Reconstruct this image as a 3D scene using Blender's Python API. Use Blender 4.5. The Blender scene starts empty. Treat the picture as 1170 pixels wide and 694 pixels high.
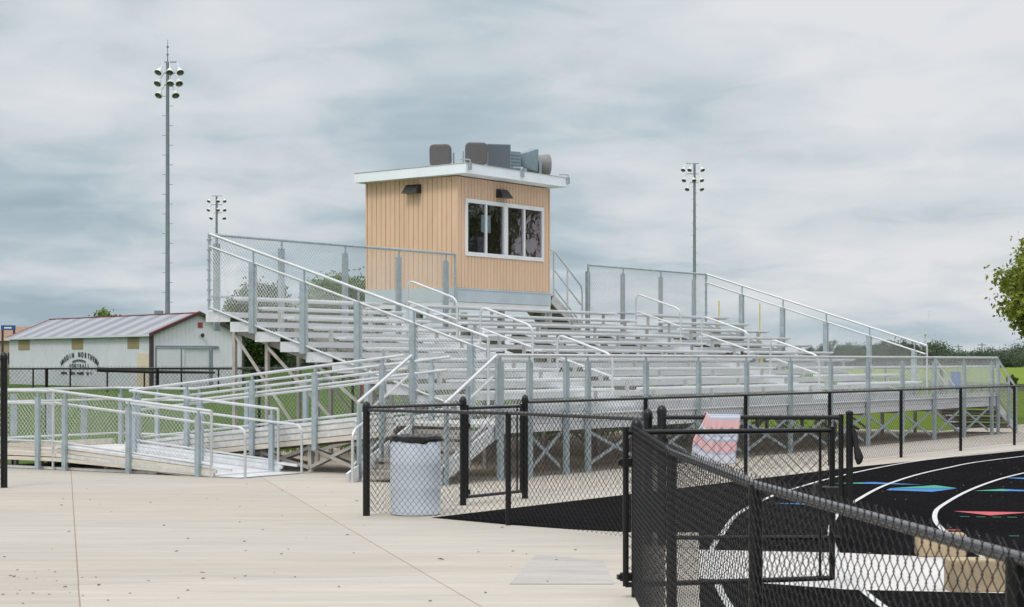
import bpy, math, random
import numpy as np
from mathutils import Vector, Matrix
random.seed(7)
R = math.radians
scene = bpy.context.scene
col = scene.collection
TH = 0.591                                   # the grandstand's bearing
SN, CS = math.sin(TH), math.cos(TH)
P0 = Vector((1.155, 29.829, 0.0))            # foot of the first front post of the seating block
RZ = math.pi / 2 - TH
CAMZ = 1.752
F = 2166.2

def wp(u, w, z=0.0):
    """grandstand coordinates (u along its front, w towards its back) to world"""
    return Vector((P0.x + u * SN - w * CS, P0.y + u * CS + w * SN, z))

# ------------------------------------------------------------------ mesh helper
class MB:
    def __init__(s):
        s.v = []; s.f = []
    def add(s, vs, fs, M=None):
        o = len(s.v)
        if M is not None:
            vs = [M @ Vector(p) for p in vs]
        s.v.extend([tuple(p) for p in vs])
        s.f.extend([tuple(i + o for i in f) for f in fs])
        return s
    def box(s, x0, x1, y0, y1, z0, z1, M=None):
        vs = [(x0,y0,z0),(x1,y0,z0),(x1,y1,z0),(x0,y1,z0),(x0,y0,z1),(x1,y0,z1),(x1,y1,z1),(x0,y1,z1)]
        fs = [(0,3,2,1),(4,5,6,7),(0,1,5,4),(1,2,6,5),(2,3,7,6),(3,0,4,7)]
        return s.add(vs, fs, M)
    def bbox(s, x0, x1, y0, y1, z0, z1, b=0.01, M=None):
        """box with chamfered vertical edges and top edges"""
        ring = [(x0+b,y0),(x1-b,y0),(x1,y0+b),(x1,y1-b),(x1-b,y1),(x0+b,y1),(x0,y1-b),(x0,y0+b)]
        cx, cy = (x0+x1)/2, (y0+y1)/2
        def sh(p):
            dx = math.copysign(b, cx-p[0]); dy = math.copysign(b, cy-p[1])
            return (p[0]+dx*.7, p[1]+dy*.7)
        vs = [(p[0],p[1],z0) for p in ring] + [(p[0],p[1],z1-b) for p in ring] + [(*sh(p), z1) for p in ring]
        fs = [tuple(range(7,-1,-1)), tuple(range(16,24))]
        for k in (0, 8):
            for i in range(8):
                j = (i+1) % 8
                fs.append((k+i, k+j, k+8+j, k+8+i))
        return s.add(vs, fs, M)
    def beam(s, p, q, w, h, up=(0,0,1)):
        """rectangular bar from p to q; w across, h along up"""
        p, q = Vector(p), Vector(q)
        d = (q-p).normalized(); up = Vector(up)
        if abs(d.dot(up)) > .98: up = Vector((1,0,0)) if abs(d.x) < .9 else Vector((0,1,0))
        a = d.cross(up).normalized(); b = a.cross(d).normalized()
        a *= w/2; b *= h/2
        vs = [p-a-b, p+a-b, p+a+b, p-a+b, q-a-b, q+a-b, q+a+b, q-a+b]
        return s.add(vs, [(0,3,2,1),(4,5,6,7),(0,1,5,4),(1,2,6,5),(2,3,7,6),(3,0,4,7)])
    def tube(s, pts, r, n=8, closed=False, r2=None):
        pts = [Vector(p) for p in pts]
        m = len(pts)
        o = len(s.v)
        prev = None
        for i, p in enumerate(pts):
            if i == 0: t = pts[1]-pts[0]
            elif i == m-1: t = pts[-1]-pts[-2]
            else: t = (pts[i+1]-p).normalized() + (p-pts[i-1]).normalized()
            t.normalize()
            if prev is None:
                a = t.cross(Vector((0,0,1)))
                if a.length < .05: a = t.cross(Vector((1,0,0)))
            else:
                a = prev - t*prev.dot(t)
            a.normalize(); prev = a
            b = t.cross(a)
            rr = r if r2 is None else r + (r2-r)*i/(m-1)
            for k in range(n):
                ang = 2*math.pi*k/n
                s.v.append(tuple(p + a*math.cos(ang)*rr + b*math.sin(ang)*rr))
        for i in range(m-1):
            for k in range(n):
                j = (k+1) % n
                s.f.append((o+i*n+k, o+i*n+j, o+(i+1)*n+j, o+(i+1)*n+k))
        s.f.append(tuple(o+k for k in range(n-1,-1,-1)))
        s.f.append(tuple(o+(m-1)*n+k for k in range(n)))
        return s
    def lathe(s, prof, n=16, M=None, cap=True):
        vs = []; fs = []
        for r, z in prof:
            for k in range(n):
                a = 2*math.pi*k/n
                vs.append((r*math.cos(a), r*math.sin(a), z))
        for i in range(len(prof)-1):
            for k in range(n):
                j = (k+1) % n
                fs.append((i*n+k, i*n+j, (i+1)*n+j, (i+1)*n+k))
        if cap:
            fs.append(tuple(range(n-1,-1,-1)))
            fs.append(tuple((len(prof)-1)*n+k for k in range(n)))
        return s.add(vs, fs, M)
    def loft(s, rings, M=None, cap=True):
        n = len(rings[0]); vs = [p for r in rings for p in r]; fs = []
        for i in range(len(rings)-1):
            for k in range(n):
                j = (k+1) % n
                fs.append((i*n+k, i*n+j, (i+1)*n+j, (i+1)*n+k))
        if cap:
            fs.append(tuple(range(n-1,-1,-1))); fs.append(tuple((len(rings)-1)*n+k for k in range(n)))
        return s.add(vs, fs, M)
    def poly(s, pts, z):
        o = len(s.v); s.v.extend([(p[0],p[1],z) for p in pts]); s.f.append(tuple(range(o,o+len(pts)))); return s
    def build(s, name, m, parent=None, smooth=False, loc=None):
        me = bpy.data.meshes.new(name)
        me.from_pydata(s.v, [], s.f)
        me.materials.append(m)
        if smooth:
            me.polygons.foreach_set('use_smooth', [True]*len(me.polygons))
            try: me.set_sharp_from_angle(angle=R(40))
            except Exception: pass
        me.update()
        o = bpy.data.objects.new(name, me); col.objects.link(o)
        if parent is not None: o.parent = parent
        if loc is not None: o.location = loc
        return o

def tag(o, label=None, cat=None, group=None, kind=None):
    if label: o['label'] = label
    if cat: o['category'] = cat
    if group: o['group'] = group
    if kind: o['kind'] = kind
    return o
def empty(name, loc, label=None, cat=None, group=None, rz=0):
    o = bpy.data.objects.new(name, None); col.objects.link(o)
    o.empty_display_size = .2
    o.location = loc; o.rotation_euler = (0,0,rz)
    return tag(o, label, cat, group)
def copy_tree(o, parent=None):
    c = o.copy(); col.objects.link(c)
    if parent is not None: c.parent = parent
    for ch in list(o.children): copy_tree(ch, c)
    return c

def fillet(pts, rad, seg=5):
    pts = [Vector(p) for p in pts]; out = [pts[0]]
    for i in range(1, len(pts)-1):
        a, b, c = pts[i-1], pts[i], pts[i+1]
        d1, d2 = (a-b), (c-b)
        r = min(rad, d1.length*.48, d2.length*.48)
        s, e = b+d1.normalized()*r, b+d2.normalized()*r
        for k in range(seg+1):
            t = k/seg
            out.append(s*(1-t)**2 + b*2*t*(1-t) + e*t*t)
    out.append(pts[-1]); return out

def chain(mb, A, B, h, D=0.081, r=0.0029, n=3, tip=0.03, hB=None, low=0.0):
    """woven chain link between bottom points A and B, height h (hB at B)"""
    A, B = Vector(A), Vector(B)
    hB = h if hB is None else hB
    d2 = Vector((B.x-A.x, B.y-A.y, 0)); L = d2.length; T = d2/L
    N = Vector((-T.y, T.x, 0))
    nw = max(2, int(round(L/(D/2)))); Dx = L/nw
    step = D/2
    ang = [2*math.pi*k/n + .3 for k in range(n)]
    ring = [T*(math.cos(a)*r*1.4) + N*(math.sin(a)*r) for a in ang]
    for i in range(nw):
        ac = (i+.5)*Dx
        t0 = ac/L
        zb = A.z + (B.z-A.z)*t0 - low
        hh = h + (hB-h)*t0 + tip + low
        K = max(2, int(round(hh/step)))
        o = len(mb.v)
        for k in range(K+1):
            sgn = 1 if ((k+i) % 2) else -1
            a = ac + sgn*Dx*.54
            off = r*1.1*sgn
            p = Vector((A.x + T.x*a + N.x*off, A.y + T.y*a + N.y*off, zb + (B.z-A.z)*(a-ac)/L + hh*k/K))
            for q in ring: mb.v.append((p.x+q.x, p.y+q.y, p.z+q.z))
        for k in range(K):
            for q in range(n):
                j = (q+1) % n
                mb.f.append((o+k*n+q, o+k*n+j, o+(k+1)*n+j, o+(k+1)*n+q))
    return mb

# ------------------------------------------------------------------ materials
def mat(name, c, rough=.6, metal=0.0, var=.12, scale=3.0, bump=0.0, bscale=60.0, c2=None, stretch=None, spec=.5, coat=0):
    m = bpy.data.materials.new(name); m.use_nodes = True
    nt = m.node_tree; N = nt.nodes; Lk = nt.links
    b = N['Principled BSDF']
    b.inputs['Roughness'].default_value = rough
    b.inputs['Metallic'].default_value = metal
    b.inputs['Specular IOR Level'].default_value = spec
    tc = N.new('ShaderNodeTexCoord'); mp = N.new('ShaderNodeMapping')
    Lk.new(tc.outputs['Object'], mp.inputs[0])
    if stretch: mp.inputs['Scale'].default_value = stretch
    nz = N.new('ShaderNodeTexNoise'); nz.inputs['Scale'].default_value = scale
    nz.inputs['Detail'].default_value = 6; nz.inputs['Roughness'].default_value = .65
    Lk.new(mp.outputs[0], nz.inputs['Vector'])
    cr = N.new('ShaderNodeValToRGB')
    lo = tuple(x*(1-var) for x in c) if c2 is None else c2
    hi = tuple(min(1, x*(1+var)) for x in c)
    cr.color_ramp.elements[0].position = .3; cr.color_ramp.elements[0].color = (*lo, 1)
    cr.color_ramp.elements[1].position = .7; cr.color_ramp.elements[1].color = (*hi, 1)
    Lk.new(nz.outputs[0], cr.inputs[0]); Lk.new(cr.outputs[0], b.inputs['Base Color'])
    mr = N.new('ShaderNodeMapRange')
    mr.inputs[3].default_value = max(.02, rough-.1); mr.inputs[4].default_value = min(1, rough+.1)
    Lk.new(nz.outputs[0], mr.inputs[0]); Lk.new(mr.outputs[0], b.inputs['Roughness'])
    if bump:
        n2 = N.new('ShaderNodeTexNoise'); n2.inputs['Scale'].default_value = bscale; n2.inputs['Detail'].default_value = 4
        Lk.new(tc.outputs['Object'], n2.inputs['Vector'])
        bp = N.new('ShaderNodeBump'); bp.inputs['Strength'].default_value = bump; bp.inputs['Distance'].default_value = .02
        Lk.new(n2.outputs[0], bp.inputs['Height']); Lk.new(bp.outputs[0], b.inputs['Normal'])
    return m

M = {}
M['alu'] = mat('aluminium_plank', (.66,.68,.70), .5, .25, .14, 1.6, stretch=(.5,6,6))
M['alu_dull'] = mat('weathered_aluminium', (.60,.60,.58), .6, .2, .18, 2.2, stretch=(.6,4,4))
M['alu_tube'] = mat('bright_aluminium_tube', (.60,.62,.63), .38, .6, .08, 5)
M['alu_warm'] = mat('warm_weathered_aluminium', (.60,.55,.47), .6, .1, .2, 2.2, stretch=(4,.6,4))
M['galv'] = mat('galvanised_channel', (.345,.41,.44), .5, .3, .16, 7)
M['galv_wire'] = mat('galvanised_wire', (.62,.65,.66), .45, .5, .1, 9)
M['under'] = mat('dull_structural_steel', (.42,.40,.37), .6, .25, .25, 4)
M['black'] = mat('black_vinyl_coating', (.0075,.0078,.0085), .32, 0, .2, 8, spec=.35)
M['black_rail'] = mat('black_vinyl_rail', (.022,.0225,.025), .22, 0, .2, 8, spec=1.0)
M['black_wire'] = mat('black_vinyl_wire', (.010,.0103,.0115), .42, 0, .2, 8, spec=.2)
M['tan'] = mat('tan_painted_siding', (.69,.48,.325), .62, 0, .08, 1.2, bump=.05, bscale=90, stretch=(3,3,.5))
M['tan_dark'] = mat('shadowed_siding_joint', (.52,.345,.22), .8, 0, .1)
M['white_trim'] = mat('white_trim', (.74,.76,.77), .5, 0, .06, 2)
M['grey_trim'] = mat('pale_grey_channel', (.52,.60,.65), .5, .2, .08, 2)
M['roofing'] = mat('pale_membrane_roof', (.5,.51,.5), .8, 0, .1)
M['fixture'] = mat('dark_bronze_fixture', (.018,.016,.016), .45, 0, .15)
M['dark_room'] = mat('dark_interior', (.50,.46,.55), .8, 0, .3, 2)
M['paper'] = mat('mint_paper', (.50,.74,.66), .8, 0, .05)
M['horn_grey'] = mat('grey_horn_speaker', (.135,.135,.14), .62, 0, .15, 6)
M['grille'] = mat('blue_grey_grille', (.105,.13,.15), .55, .1, .15, 30)
M['grille_light'] = mat('pale_blue_grille', (.20,.27,.31), .5, .1, .15, 30)
M['horn_light'] = mat('pale_grey_horn', (.21,.21,.22), .6, 0, .15, 6)
M['horn_face'] = mat('brown_grey_grille', (.115,.11,.112), .8, 0, .2, 45)
M['shed_white'] = mat('white_ribbed_steel', (.66,.68,.735), .5, .05, .06, .6)
M['shed_trim'] = mat('maroon_trim', (.055,.035,.045), .5, 0, .15)
M['shed_red'] = mat('red_trim', (.33,.055,.06), .5, 0, .15)
M['shed_roof'] = None
M['tan_panel'] = mat('tan_translucent_panel', (.30,.24,.125), .6, 0, .12, 1)
M['door_cream'] = mat('cream_door', (.68,.58,.45), .5, 0, .06)
M['letter'] = mat('black_lettering', (.02,.025,.03), .6, 0, .1)
M['pole'] = mat('galvanised_pole', (.19,.23,.26), .55, .2, .15, 1)
M['flood'] = mat('floodlight_housing', (.66,.68,.68), .5, .1, .1)
M['flood_in'] = mat('floodlight_reflector', (.22,.235,.16), .35, .3, .3, 5)
M['bark'] = mat('bark', (.075,.058,.042), .9, 0, .3, 6, bump=.5, bscale=12)
M['yellow'] = mat('yellow_paint', (.62,.47,.04), .45, 0, .08)
M['drum'] = mat('pale_blue_drum_plastic', (.54,.60,.67), .45, 0, .07, 3)
M['liner'] = mat('black_bin_liner', (.012,.012,.014), .35, 0, .3, 9, bump=.6, bscale=25)
M['stone'] = mat('tan_foam_block', (.40,.315,.205), .8, 0, .14, 14, bump=.25, bscale=90)
M['lane'] = mat('white_lane_paint', (.55,.555,.55), .8, 0, .25, 14)
M['mat_white'] = mat('pale_track_slab', (.57,.555,.54), .85, 0, .07, 2.0, bump=.1)
M['blue_mark'] = mat('blue_track_paint', (.01,.15,.42), .7, 0, .15, 9)
M['green_mark'] = mat('green_track_paint', (.015,.27,.18), .7, 0, .15, 9)
M['red_mark'] = mat('red_track_paint', (.47,.06,.075), .7, 0, .15, 9)
M['blue_box'] = mat('blue_plastic', (.015,.10,.42), .5, 0, .1)
M['strap'] = mat('black_nylon', (.008,.008,.01), .7, 0, .3)
M['wood_step'] = mat('weathered_tread', (.36,.34,.31), .7, .1, .25, 5)
M['sign_blue'] = mat('blue_sign', (.02,.08,.25), .5, 0, .1)
M['brick_tan'] = mat('tan_brick', (.36,.29,.21), .8, 0, .15, 2)
M['brick_roof'] = mat('rust_roof', (.27,.18,.12), .8, 0, .15, 2)
M['soil'] = mat('dark_soil', (.085,.065,.05), .95, 0, .3, 3)
M['dark_bush'] = mat('dark_bale', (.03,.03,.032), .9, 0, .3, 3)

def glass_mat():
    m = bpy.data.materials.new('window_glass'); m.use_nodes = True
    nt = m.node_tree; N = nt.nodes; Lk = nt.links
    out = N['Material Output']; N.remove(N['Principled BSDF'])
    tr = N.new('ShaderNodeBsdfTransparent'); tr.inputs[0].default_value = (.62,.60,.68,1)
    gl = N.new('ShaderNodeBsdfGlossy'); gl.inputs['Roughness'].default_value = .02; gl.inputs[0].default_value = (.95,.92,1,1)
    tc = N.new('ShaderNodeTexCoord'); nz = N.new('ShaderNodeTexNoise'); nz.inputs['Scale'].default_value = 1.7
    Lk.new(tc.outputs['Object'], nz.inputs['Vector'])
    bp = N.new('ShaderNodeBump'); bp.inputs['Strength'].default_value = .12; bp.inputs['Distance'].default_value = .05
    Lk.new(nz.outputs[0], bp.inputs['Height']); Lk.new(bp.outputs[0], gl.inputs['Normal'])
    mx = N.new('ShaderNodeMixShader'); mx.inputs[0].default_value = .22
    Lk.new(tr.outputs[0], mx.inputs[1]); Lk.new(gl.outputs[0], mx.inputs[2]); Lk.new(mx.outputs[0], out.inputs[0])
    return m
M['glass'] = glass_mat()

def leaf_mat(name, dark, light, tl=.35, scale=.5):
    m = bpy.data.materials.new(name); m.use_nodes = True
    nt = m.node_tree; N = nt.nodes; Lk = nt.links
    out = N['Material Output']; b = N['Principled BSDF']; b.inputs['Roughness'].default_value = .6
    geo = N.new('ShaderNodeNewGeometry'); tc = N.new('ShaderNodeTexCoord')
    nz = N.new('ShaderNodeTexNoise'); nz.inputs['Scale'].default_value = scale; nz.inputs['Detail'].default_value = 3
    Lk.new(tc.outputs['Object'], nz.inputs['Vector'])
    ad = N.new('ShaderNodeMath'); ad.operation = 'ADD'
    ml = N.new('ShaderNodeMath'); ml.operation = 'MULTIPLY'; ml.inputs[1].default_value = .45
    Lk.new(geo.outputs['Random Per Island'], ml.inputs[0]); Lk.new(ml.outputs[0], ad.inputs[0]); Lk.new(nz.outputs[0], ad.inputs[1])
    cr = N.new('ShaderNodeValToRGB')
    cr.color_ramp.elements[0].position = .45; cr.color_ramp.elements[0].color = (*dark,1)
    cr.color_ramp.elements[1].position = 1.0; cr.color_ramp.elements[1].color = (*light,1)
    Lk.new(ad.outputs[0], cr.inputs[0]); Lk.new(cr.outputs[0], b.inputs['Base Color'])
    t = N.new('ShaderNodeBsdfTranslucent'); Lk.new(cr.outputs[0], t.inputs[0])
    mx = N.new('ShaderNodeMixShader'); mx.inputs[0].default_value = tl
    Lk.new(b.outputs[0], mx.inputs[1]); Lk.new(t.outputs[0], mx.inputs[2]); Lk.new(mx.outputs[0], out.inputs[0])
    return m
M['leaf_dark'] = leaf_mat('dark_leaves', (.025,.06,.014), (.085,.165,.04), .3)
M['leaf_mid'] = leaf_mat('olive_leaves', (.055,.105,.02), (.18,.28,.06), .35)
M['leaf_near'] = leaf_mat('yellow_green_leaves', (.10,.14,.016), (.37,.41,.08), .4, .9)
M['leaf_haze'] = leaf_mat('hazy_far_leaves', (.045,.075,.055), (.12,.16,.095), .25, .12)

def ground_mat(name, cols, scales, rough=.95, bump=.3, bscale=40, stretch=(1,1,1)):
    """three colours blended by two noises"""
    m = bpy.data.materials.new(name); m.use_nodes = True
    nt = m.node_tree; N = nt.nodes; Lk = nt.links
    b = N['Principled BSDF']; b.inputs['Roughness'].default_value = rough; b.inputs['Specular IOR Level'].default_value = .2
    tc = N.new('ShaderNodeTexCoord'); mp = N.new('ShaderNodeMapping'); mp.inputs['Scale'].default_value = stretch
    Lk.new(tc.outputs['Object'], mp.inputs[0])
    ns = []
    for sc in scales:
        nz = N.new('ShaderNodeTexNoise'); nz.inputs['Scale'].default_value = sc; nz.inputs['Detail'].default_value = 8
        nz.inputs['Roughness'].default_value = .7
        Lk.new(mp.outputs[0], nz.inputs['Vector']); ns.append(nz)
    r1 = N.new('ShaderNodeValToRGB'); r1.color_ramp.elements[0].position = .35; r1.color_ramp.elements[1].position = .65
    r1.color_ramp.elements[0].color = (*cols[0],1); r1.color_ramp.elements[1].color = (*cols[1],1)
    Lk.new(ns[0].outputs[0], r1.inputs[0])
    mr = N.new('ShaderNodeMapRange'); mr.inputs[1].default_value = .5; mr.inputs[2].default_value = .75
    Lk.new(ns[1].outputs[0], mr.inputs[0])
    mx = N.new('ShaderNodeMix'); mx.data_type = 'RGBA'
    Lk.new(mr.outputs[0], mx.inputs[0]); Lk.new(r1.outputs[0], mx.inputs[6]); mx.inputs[7].default_value = (*cols[2],1)
    Lk.new(mx.outputs[2], b.inputs['Base Color'])
    n3 = N.new('ShaderNodeTexNoise'); n3.inputs['Scale'].default_value = bscale; n3.inputs['Detail'].default_value = 5
    Lk.new(tc.outputs['Object'], n3.inputs['Vector'])
    bp = N.new('ShaderNodeBump'); bp.inputs['Strength'].default_value = bump; bp.inputs['Distance'].default_value = .03
    Lk.new(n3.outputs[0], bp.inputs['Height']); Lk.new(bp.outputs[0], b.inputs['Normal'])
    return m, mx, b, tc
M['grass'], _, _, _ = ground_mat('mown_grass', [(.045,.10,.009),(.068,.125,.013),(.085,.118,.022)], [.35, 4.0], bump=.8, bscale=25)
M['crop'], _, _, _ = ground_mat('crop_field', [(.13,.19,.012),(.17,.235,.018),(.10,.15,.02)], [.05, .5], bump=.9, bscale=3, stretch=(.3,2,1))
M['gravel'], _, _, _ = ground_mat('gravel', [(.46,.39,.31),(.56,.48,.39),(.32,.27,.22)], [4, 18], bump=.8, bscale=50)
M['track'], _, tb, _ = ground_mat('rubber_track', [(.0085,.008,.009),(.0125,.012,.013),(.042,.040,.041)], [.7, 38], rough=.95, bump=.6, bscale=150)

def concrete_mat():
    m, mx, b, tc = ground_mat('broom_finished_concrete', [(.447,.414,.360),(.487,.455,.404),(.432,.417,.384)], [.22, 1.3], rough=.9, bump=.12, bscale=70, stretch=(.35,1.6,1))
    nt = m.node_tree; N = nt.nodes; Lk = nt.links
    mp = N.new('ShaderNodeMapping'); mp.vector_type = 'POINT'
    ang = math.atan2(.23, .973)
    mp.inputs['Rotation'].default_value = (0,0,-ang)
    Lk.new(tc.outputs['Object'], mp.inputs[0])
    wob = N.new('ShaderNodeTexNoise'); wob.inputs['Scale'].default_value = 1.2; Lk.new(tc.outputs['Object'], wob.inputs['Vector'])
    sp = N.new('ShaderNodeSeparateXYZ'); Lk.new(mp.outputs[0], sp.inputs[0])
    def line(sock, off, per, wid):
        a = N.new('ShaderNodeMath'); a.operation = 'MULTIPLY_ADD'; a.inputs[1].default_value = .008; a.inputs[2].default_value = off+.011
        Lk.new(wob.outputs[0], a.inputs[0])
        s = N.new('ShaderNodeMath'); s.operation = 'ADD'; Lk.new(sock, s.inputs[0]); Lk.new(a.outputs[0], s.inputs[1])
        p = N.new('ShaderNodeMath'); p.operation = 'PINGPONG'; p.inputs[1].default_value = per/2; Lk.new(s.outputs[0], p.inputs[0])
        l = N.new('ShaderNodeMath'); l.operation = 'LESS_THAN'; l.inputs[1].default_value = wid; Lk.new(p.outputs[0], l.inputs[0])
        return l
    JX, JY = JOINTS
    l1 = line(sp.outputs[0], JX, 2.78, .006); l2 = line(sp.outputs[1], JY, 5.6, .005)
    mxx = N.new('ShaderNodeMath'); mxx.operation = 'MAXIMUM'; Lk.new(l1.outputs[0], mxx.inputs[0]); Lk.new(l2.outputs[0], mxx.inputs[1])
    # specks and stains
    v = N.new('ShaderNodeTexVoronoi'); v.inputs['Scale'].default_value = 2.1; Lk.new(tc.outputs['Object'], v.inputs['Vector'])
    ls = N.new('ShaderNodeMath'); ls.operation = 'LESS_THAN'; ls.inputs[1].default_value = .045; Lk.new(v.outputs['Distance'], ls.inputs[0])
    n4 = N.new('ShaderNodeTexNoise'); n4.inputs['Scale'].default_value = .6; Lk.new(tc.outputs['Object'], n4.inputs['Vector'])
    gt = N.new('ShaderNodeMath'); gt.operation = 'GREATER_THAN'; gt.inputs[1].default_value = .56; Lk.new(n4.outputs[0], gt.inputs[0])
    ml = N.new('ShaderNodeMath'); ml.operation = 'MULTIPLY'; Lk.new(ls.outputs[0], ml.inputs[0]); Lk.new(gt.outputs[0], ml.inputs[1])
    m2 = N.new('ShaderNodeMath'); m2.operation = 'MULTIPLY'; m2.inputs[1].default_value = .22; Lk.new(ml.outputs[0], m2.inputs[0])
    # warm rust-coloured drift
    wm = N.new('ShaderNodeTexNoise'); wm.inputs['Scale'].default_value = .16; wm.inputs['Detail'].default_value = 5
    mp2 = N.new('ShaderNodeMapping'); mp2.inputs['Scale'].default_value = (.35,1.8,1); Lk.new(tc.outputs['Object'], mp2.inputs[0]); Lk.new(mp2.outputs[0], wm.inputs['Vector'])
    wr = N.new('ShaderNodeMapRange'); wr.inputs[1].default_value = .5; wr.inputs[2].default_value = .72; wr.inputs[4].default_value = .75; Lk.new(wm.outputs[0], wr.inputs[0])
    a0 = N.new('ShaderNodeMix'); a0.data_type = 'RGBA'; a0.inputs[7].default_value = (.50,.44,.36,1)
    Lk.new(wr.outputs[0], a0.inputs[0]); Lk.new(mx.outputs[2], a0.inputs[6])
    a = N.new('ShaderNodeMix'); a.data_type = 'RGBA'; a.inputs[7].default_value = (.14,.11,.085,1)
    Lk.new(m2.outputs[0], a.inputs[0]); Lk.new(a0.outputs[2], a.inputs[6])
    c = N.new('ShaderNodeMix'); c.data_type = 'RGBA'; c.inputs[7].default_value = (.31,.235,.185,1)
    Lk.new(mxx.outputs[0], c.inputs[0]); Lk.new(a.outputs[2], c.inputs[6])
    # slab to slab tone
    def cell(sock, off, per):
        a = N.new('ShaderNodeMath'); a.operation = 'ADD'; a.inputs[1].default_value = off+.015; Lk.new(sock, a.inputs[0])
        d = N.new('ShaderNodeMath'); d.operation = 'DIVIDE'; d.inputs[1].default_value = per; Lk.new(a.outputs[0], d.inputs[0])
        f = N.new('ShaderNodeMath'); f.operation = 'FLOOR'; Lk.new(d.outputs[0], f.inputs[0]); return f
    cx = N.new('ShaderNodeCombineXYZ'); Lk.new(cell(sp.outputs[0], JX, 2.78).outputs[0], cx.inputs[0]); Lk.new(cell(sp.outputs[1], JY, 5.6).outputs[0], cx.inputs[1])
    wn = N.new('ShaderNodeTexWhiteNoise'); wn.noise_dimensions = '2D'; Lk.new(cx.outputs[0], wn.inputs['Vector'])
    st = N.new('ShaderNodeTexNoise'); st.inputs['Scale'].default_value = 2.2; st.inputs['Detail'].default_value = 7; st.inputs['Roughness'].default_value = .7
    mp3 = N.new('ShaderNodeMapping'); mp3.inputs['Scale'].default_value = (.25,2.2,1); Lk.new(tc.outputs['Object'], mp3.inputs[0]); Lk.new(mp3.outputs[0], st.inputs['Vector'])
    r1 = N.new('ShaderNodeMapRange'); r1.inputs[3].default_value = .90; r1.inputs[4].default_value = 1.03; Lk.new(wn.outputs[0], r1.inputs[0])
    r2 = N.new('ShaderNodeMapRange'); r2.inputs[1].default_value = .3; r2.inputs[2].default_value = .7; r2.inputs[3].default_value = .87; r2.inputs[4].default_value = 1.09; Lk.new(st.outputs[0], r2.inputs[0])
    pr = N.new('ShaderNodeMath'); pr.operation = 'MULTIPLY'; Lk.new(r1.outputs[0], pr.inputs[0]); Lk.new(r2.outputs[0], pr.inputs[1])
    sc = N.new('ShaderNodeVectorMath'); sc.operation = 'SCALE'; Lk.new(c.outputs[2], sc.inputs[0]); Lk.new(pr.outputs[0], sc.inputs['Scale'])
    Lk.new(sc.outputs[0], b.inputs['Base Color'])
    return m
# joints: x' = x cos a + y sin a must be constant along the seam through (-6.6,28.7)-(-3.07,13.5)
_a = math.atan2(.23, .973)
def _rot(x, y): return (x*math.cos(-_a) - y*math.sin(-_a), x*math.sin(-_a) + y*math.cos(-_a))
JOINTS = (-_rot(-4.85, 21.0)[0] - .015 + 2.78*20, -_rot(-3.4, 20.6)[1] - .015 + 5.6*20)
M['concrete'] = concrete_mat()

def shed_roof_mat():
    m = mat('streaked_steel_roof', (.40,.42,.46), .45, .35, .1, .5)
    nt = m.node_tree; N = nt.nodes; Lk = nt.links
    tc = N.new('ShaderNodeTexCoord'); w = N.new('ShaderNodeTexWave'); w.bands_direction = 'Y'
    w.inputs['Scale'].default_value = .115; w.inputs['Distortion'].default_value = 2.2; w.inputs['Detail'].default_value = 2
    mp = N.new('ShaderNodeMapping'); mp.inputs['Scale'].default_value = (.12,1,.12); Lk.new(tc.outputs['Object'], mp.inputs[0]); Lk.new(mp.outputs[0], w.inputs['Vector'])
    r = N.new('ShaderNodeValToRGB'); r.color_ramp.elements[0].color = (.21,.22,.255,1); r.color_ramp.elements[1].color = (.39,.41,.44,1)
    Lk.new(w.outputs[0], r.inputs[0]); Lk.new(r.outputs[0], N['Principled BSDF'].inputs['Base Color'])
    return m
M['shed_roof'] = shed_roof_mat()

def towel_mat():
    m = bpy.data.materials.new('striped_terry'); m.use_nodes = True
    nt = m.node_tree; N = nt.nodes; Lk = nt.links; b = N['Principled BSDF']; b.inputs['Roughness'].default_value = .95
    uv = N.new('ShaderNodeUVMap'); sp = N.new('ShaderNodeSeparateXYZ'); Lk.new(uv.outputs[0], sp.inputs[0])
    cr = N.new('ShaderNodeValToRGB'); cr.color_ramp.interpolation = 'CONSTANT'
    pink, blue, white, pk2 = (.60,.38,.395,1), (.36,.42,.54,1), (.53,.54,.60,1), (.54,.44,.48,1)
    stops = [(0,blue),(.10,white),(.14,pink),(.30,white),(.355,blue),(.39,white),(.405,blue),(.425,pink),(.59,white),(.625,blue),(.645,white),(.685,blue),(.71,pink),(.845,blue),(.875,white)]
    e = cr.color_ramp.elements
    while len(e) < len(stops): e.new(.5)
    for x, (p, c) in zip(e, stops): x.position = p; x.color = c
    Lk.new(sp.outputs[1], cr.inputs[0]); Lk.new(cr.outputs[0], b.inputs['Base Color'])
    return m
M['towel'] = towel_mat()

# ------------------------------------------------------------------ world, sun, camera
SUN_EL, SUN_AZ = R(52), R(205)       # azimuth clockwise from +Y: high, behind the camera
w = bpy.data.worlds.new('World'); scene.world = w; w.use_nodes = True
nt = w.node_tree; N = nt.nodes; Lk = nt.links
bg = N['Background']; bg.inputs[1].default_value = .97
sky = N.new('ShaderNodeTexSky'); sky.sky_type = 'NISHITA'; sky.sun_disc = False
sky.sun_elevation = SUN_EL; sky.sun_rotation = SUN_AZ; sky.dust_density = 3
skm = N.new('ShaderNodeMix'); skm.data_type = 'RGBA'; skm.blend_type = 'MULTIPLY'; skm.inputs[0].default_value = 1; skm.inputs[7].default_value = (.09,.09,.09,1)
Lk.new(sky.outputs[0], skm.inputs[6])
tc = N.new('ShaderNodeTexCoord'); sp = N.new('ShaderNodeSeparateXYZ'); Lk.new(tc.outputs['Generated'], sp.inputs[0])
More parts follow.
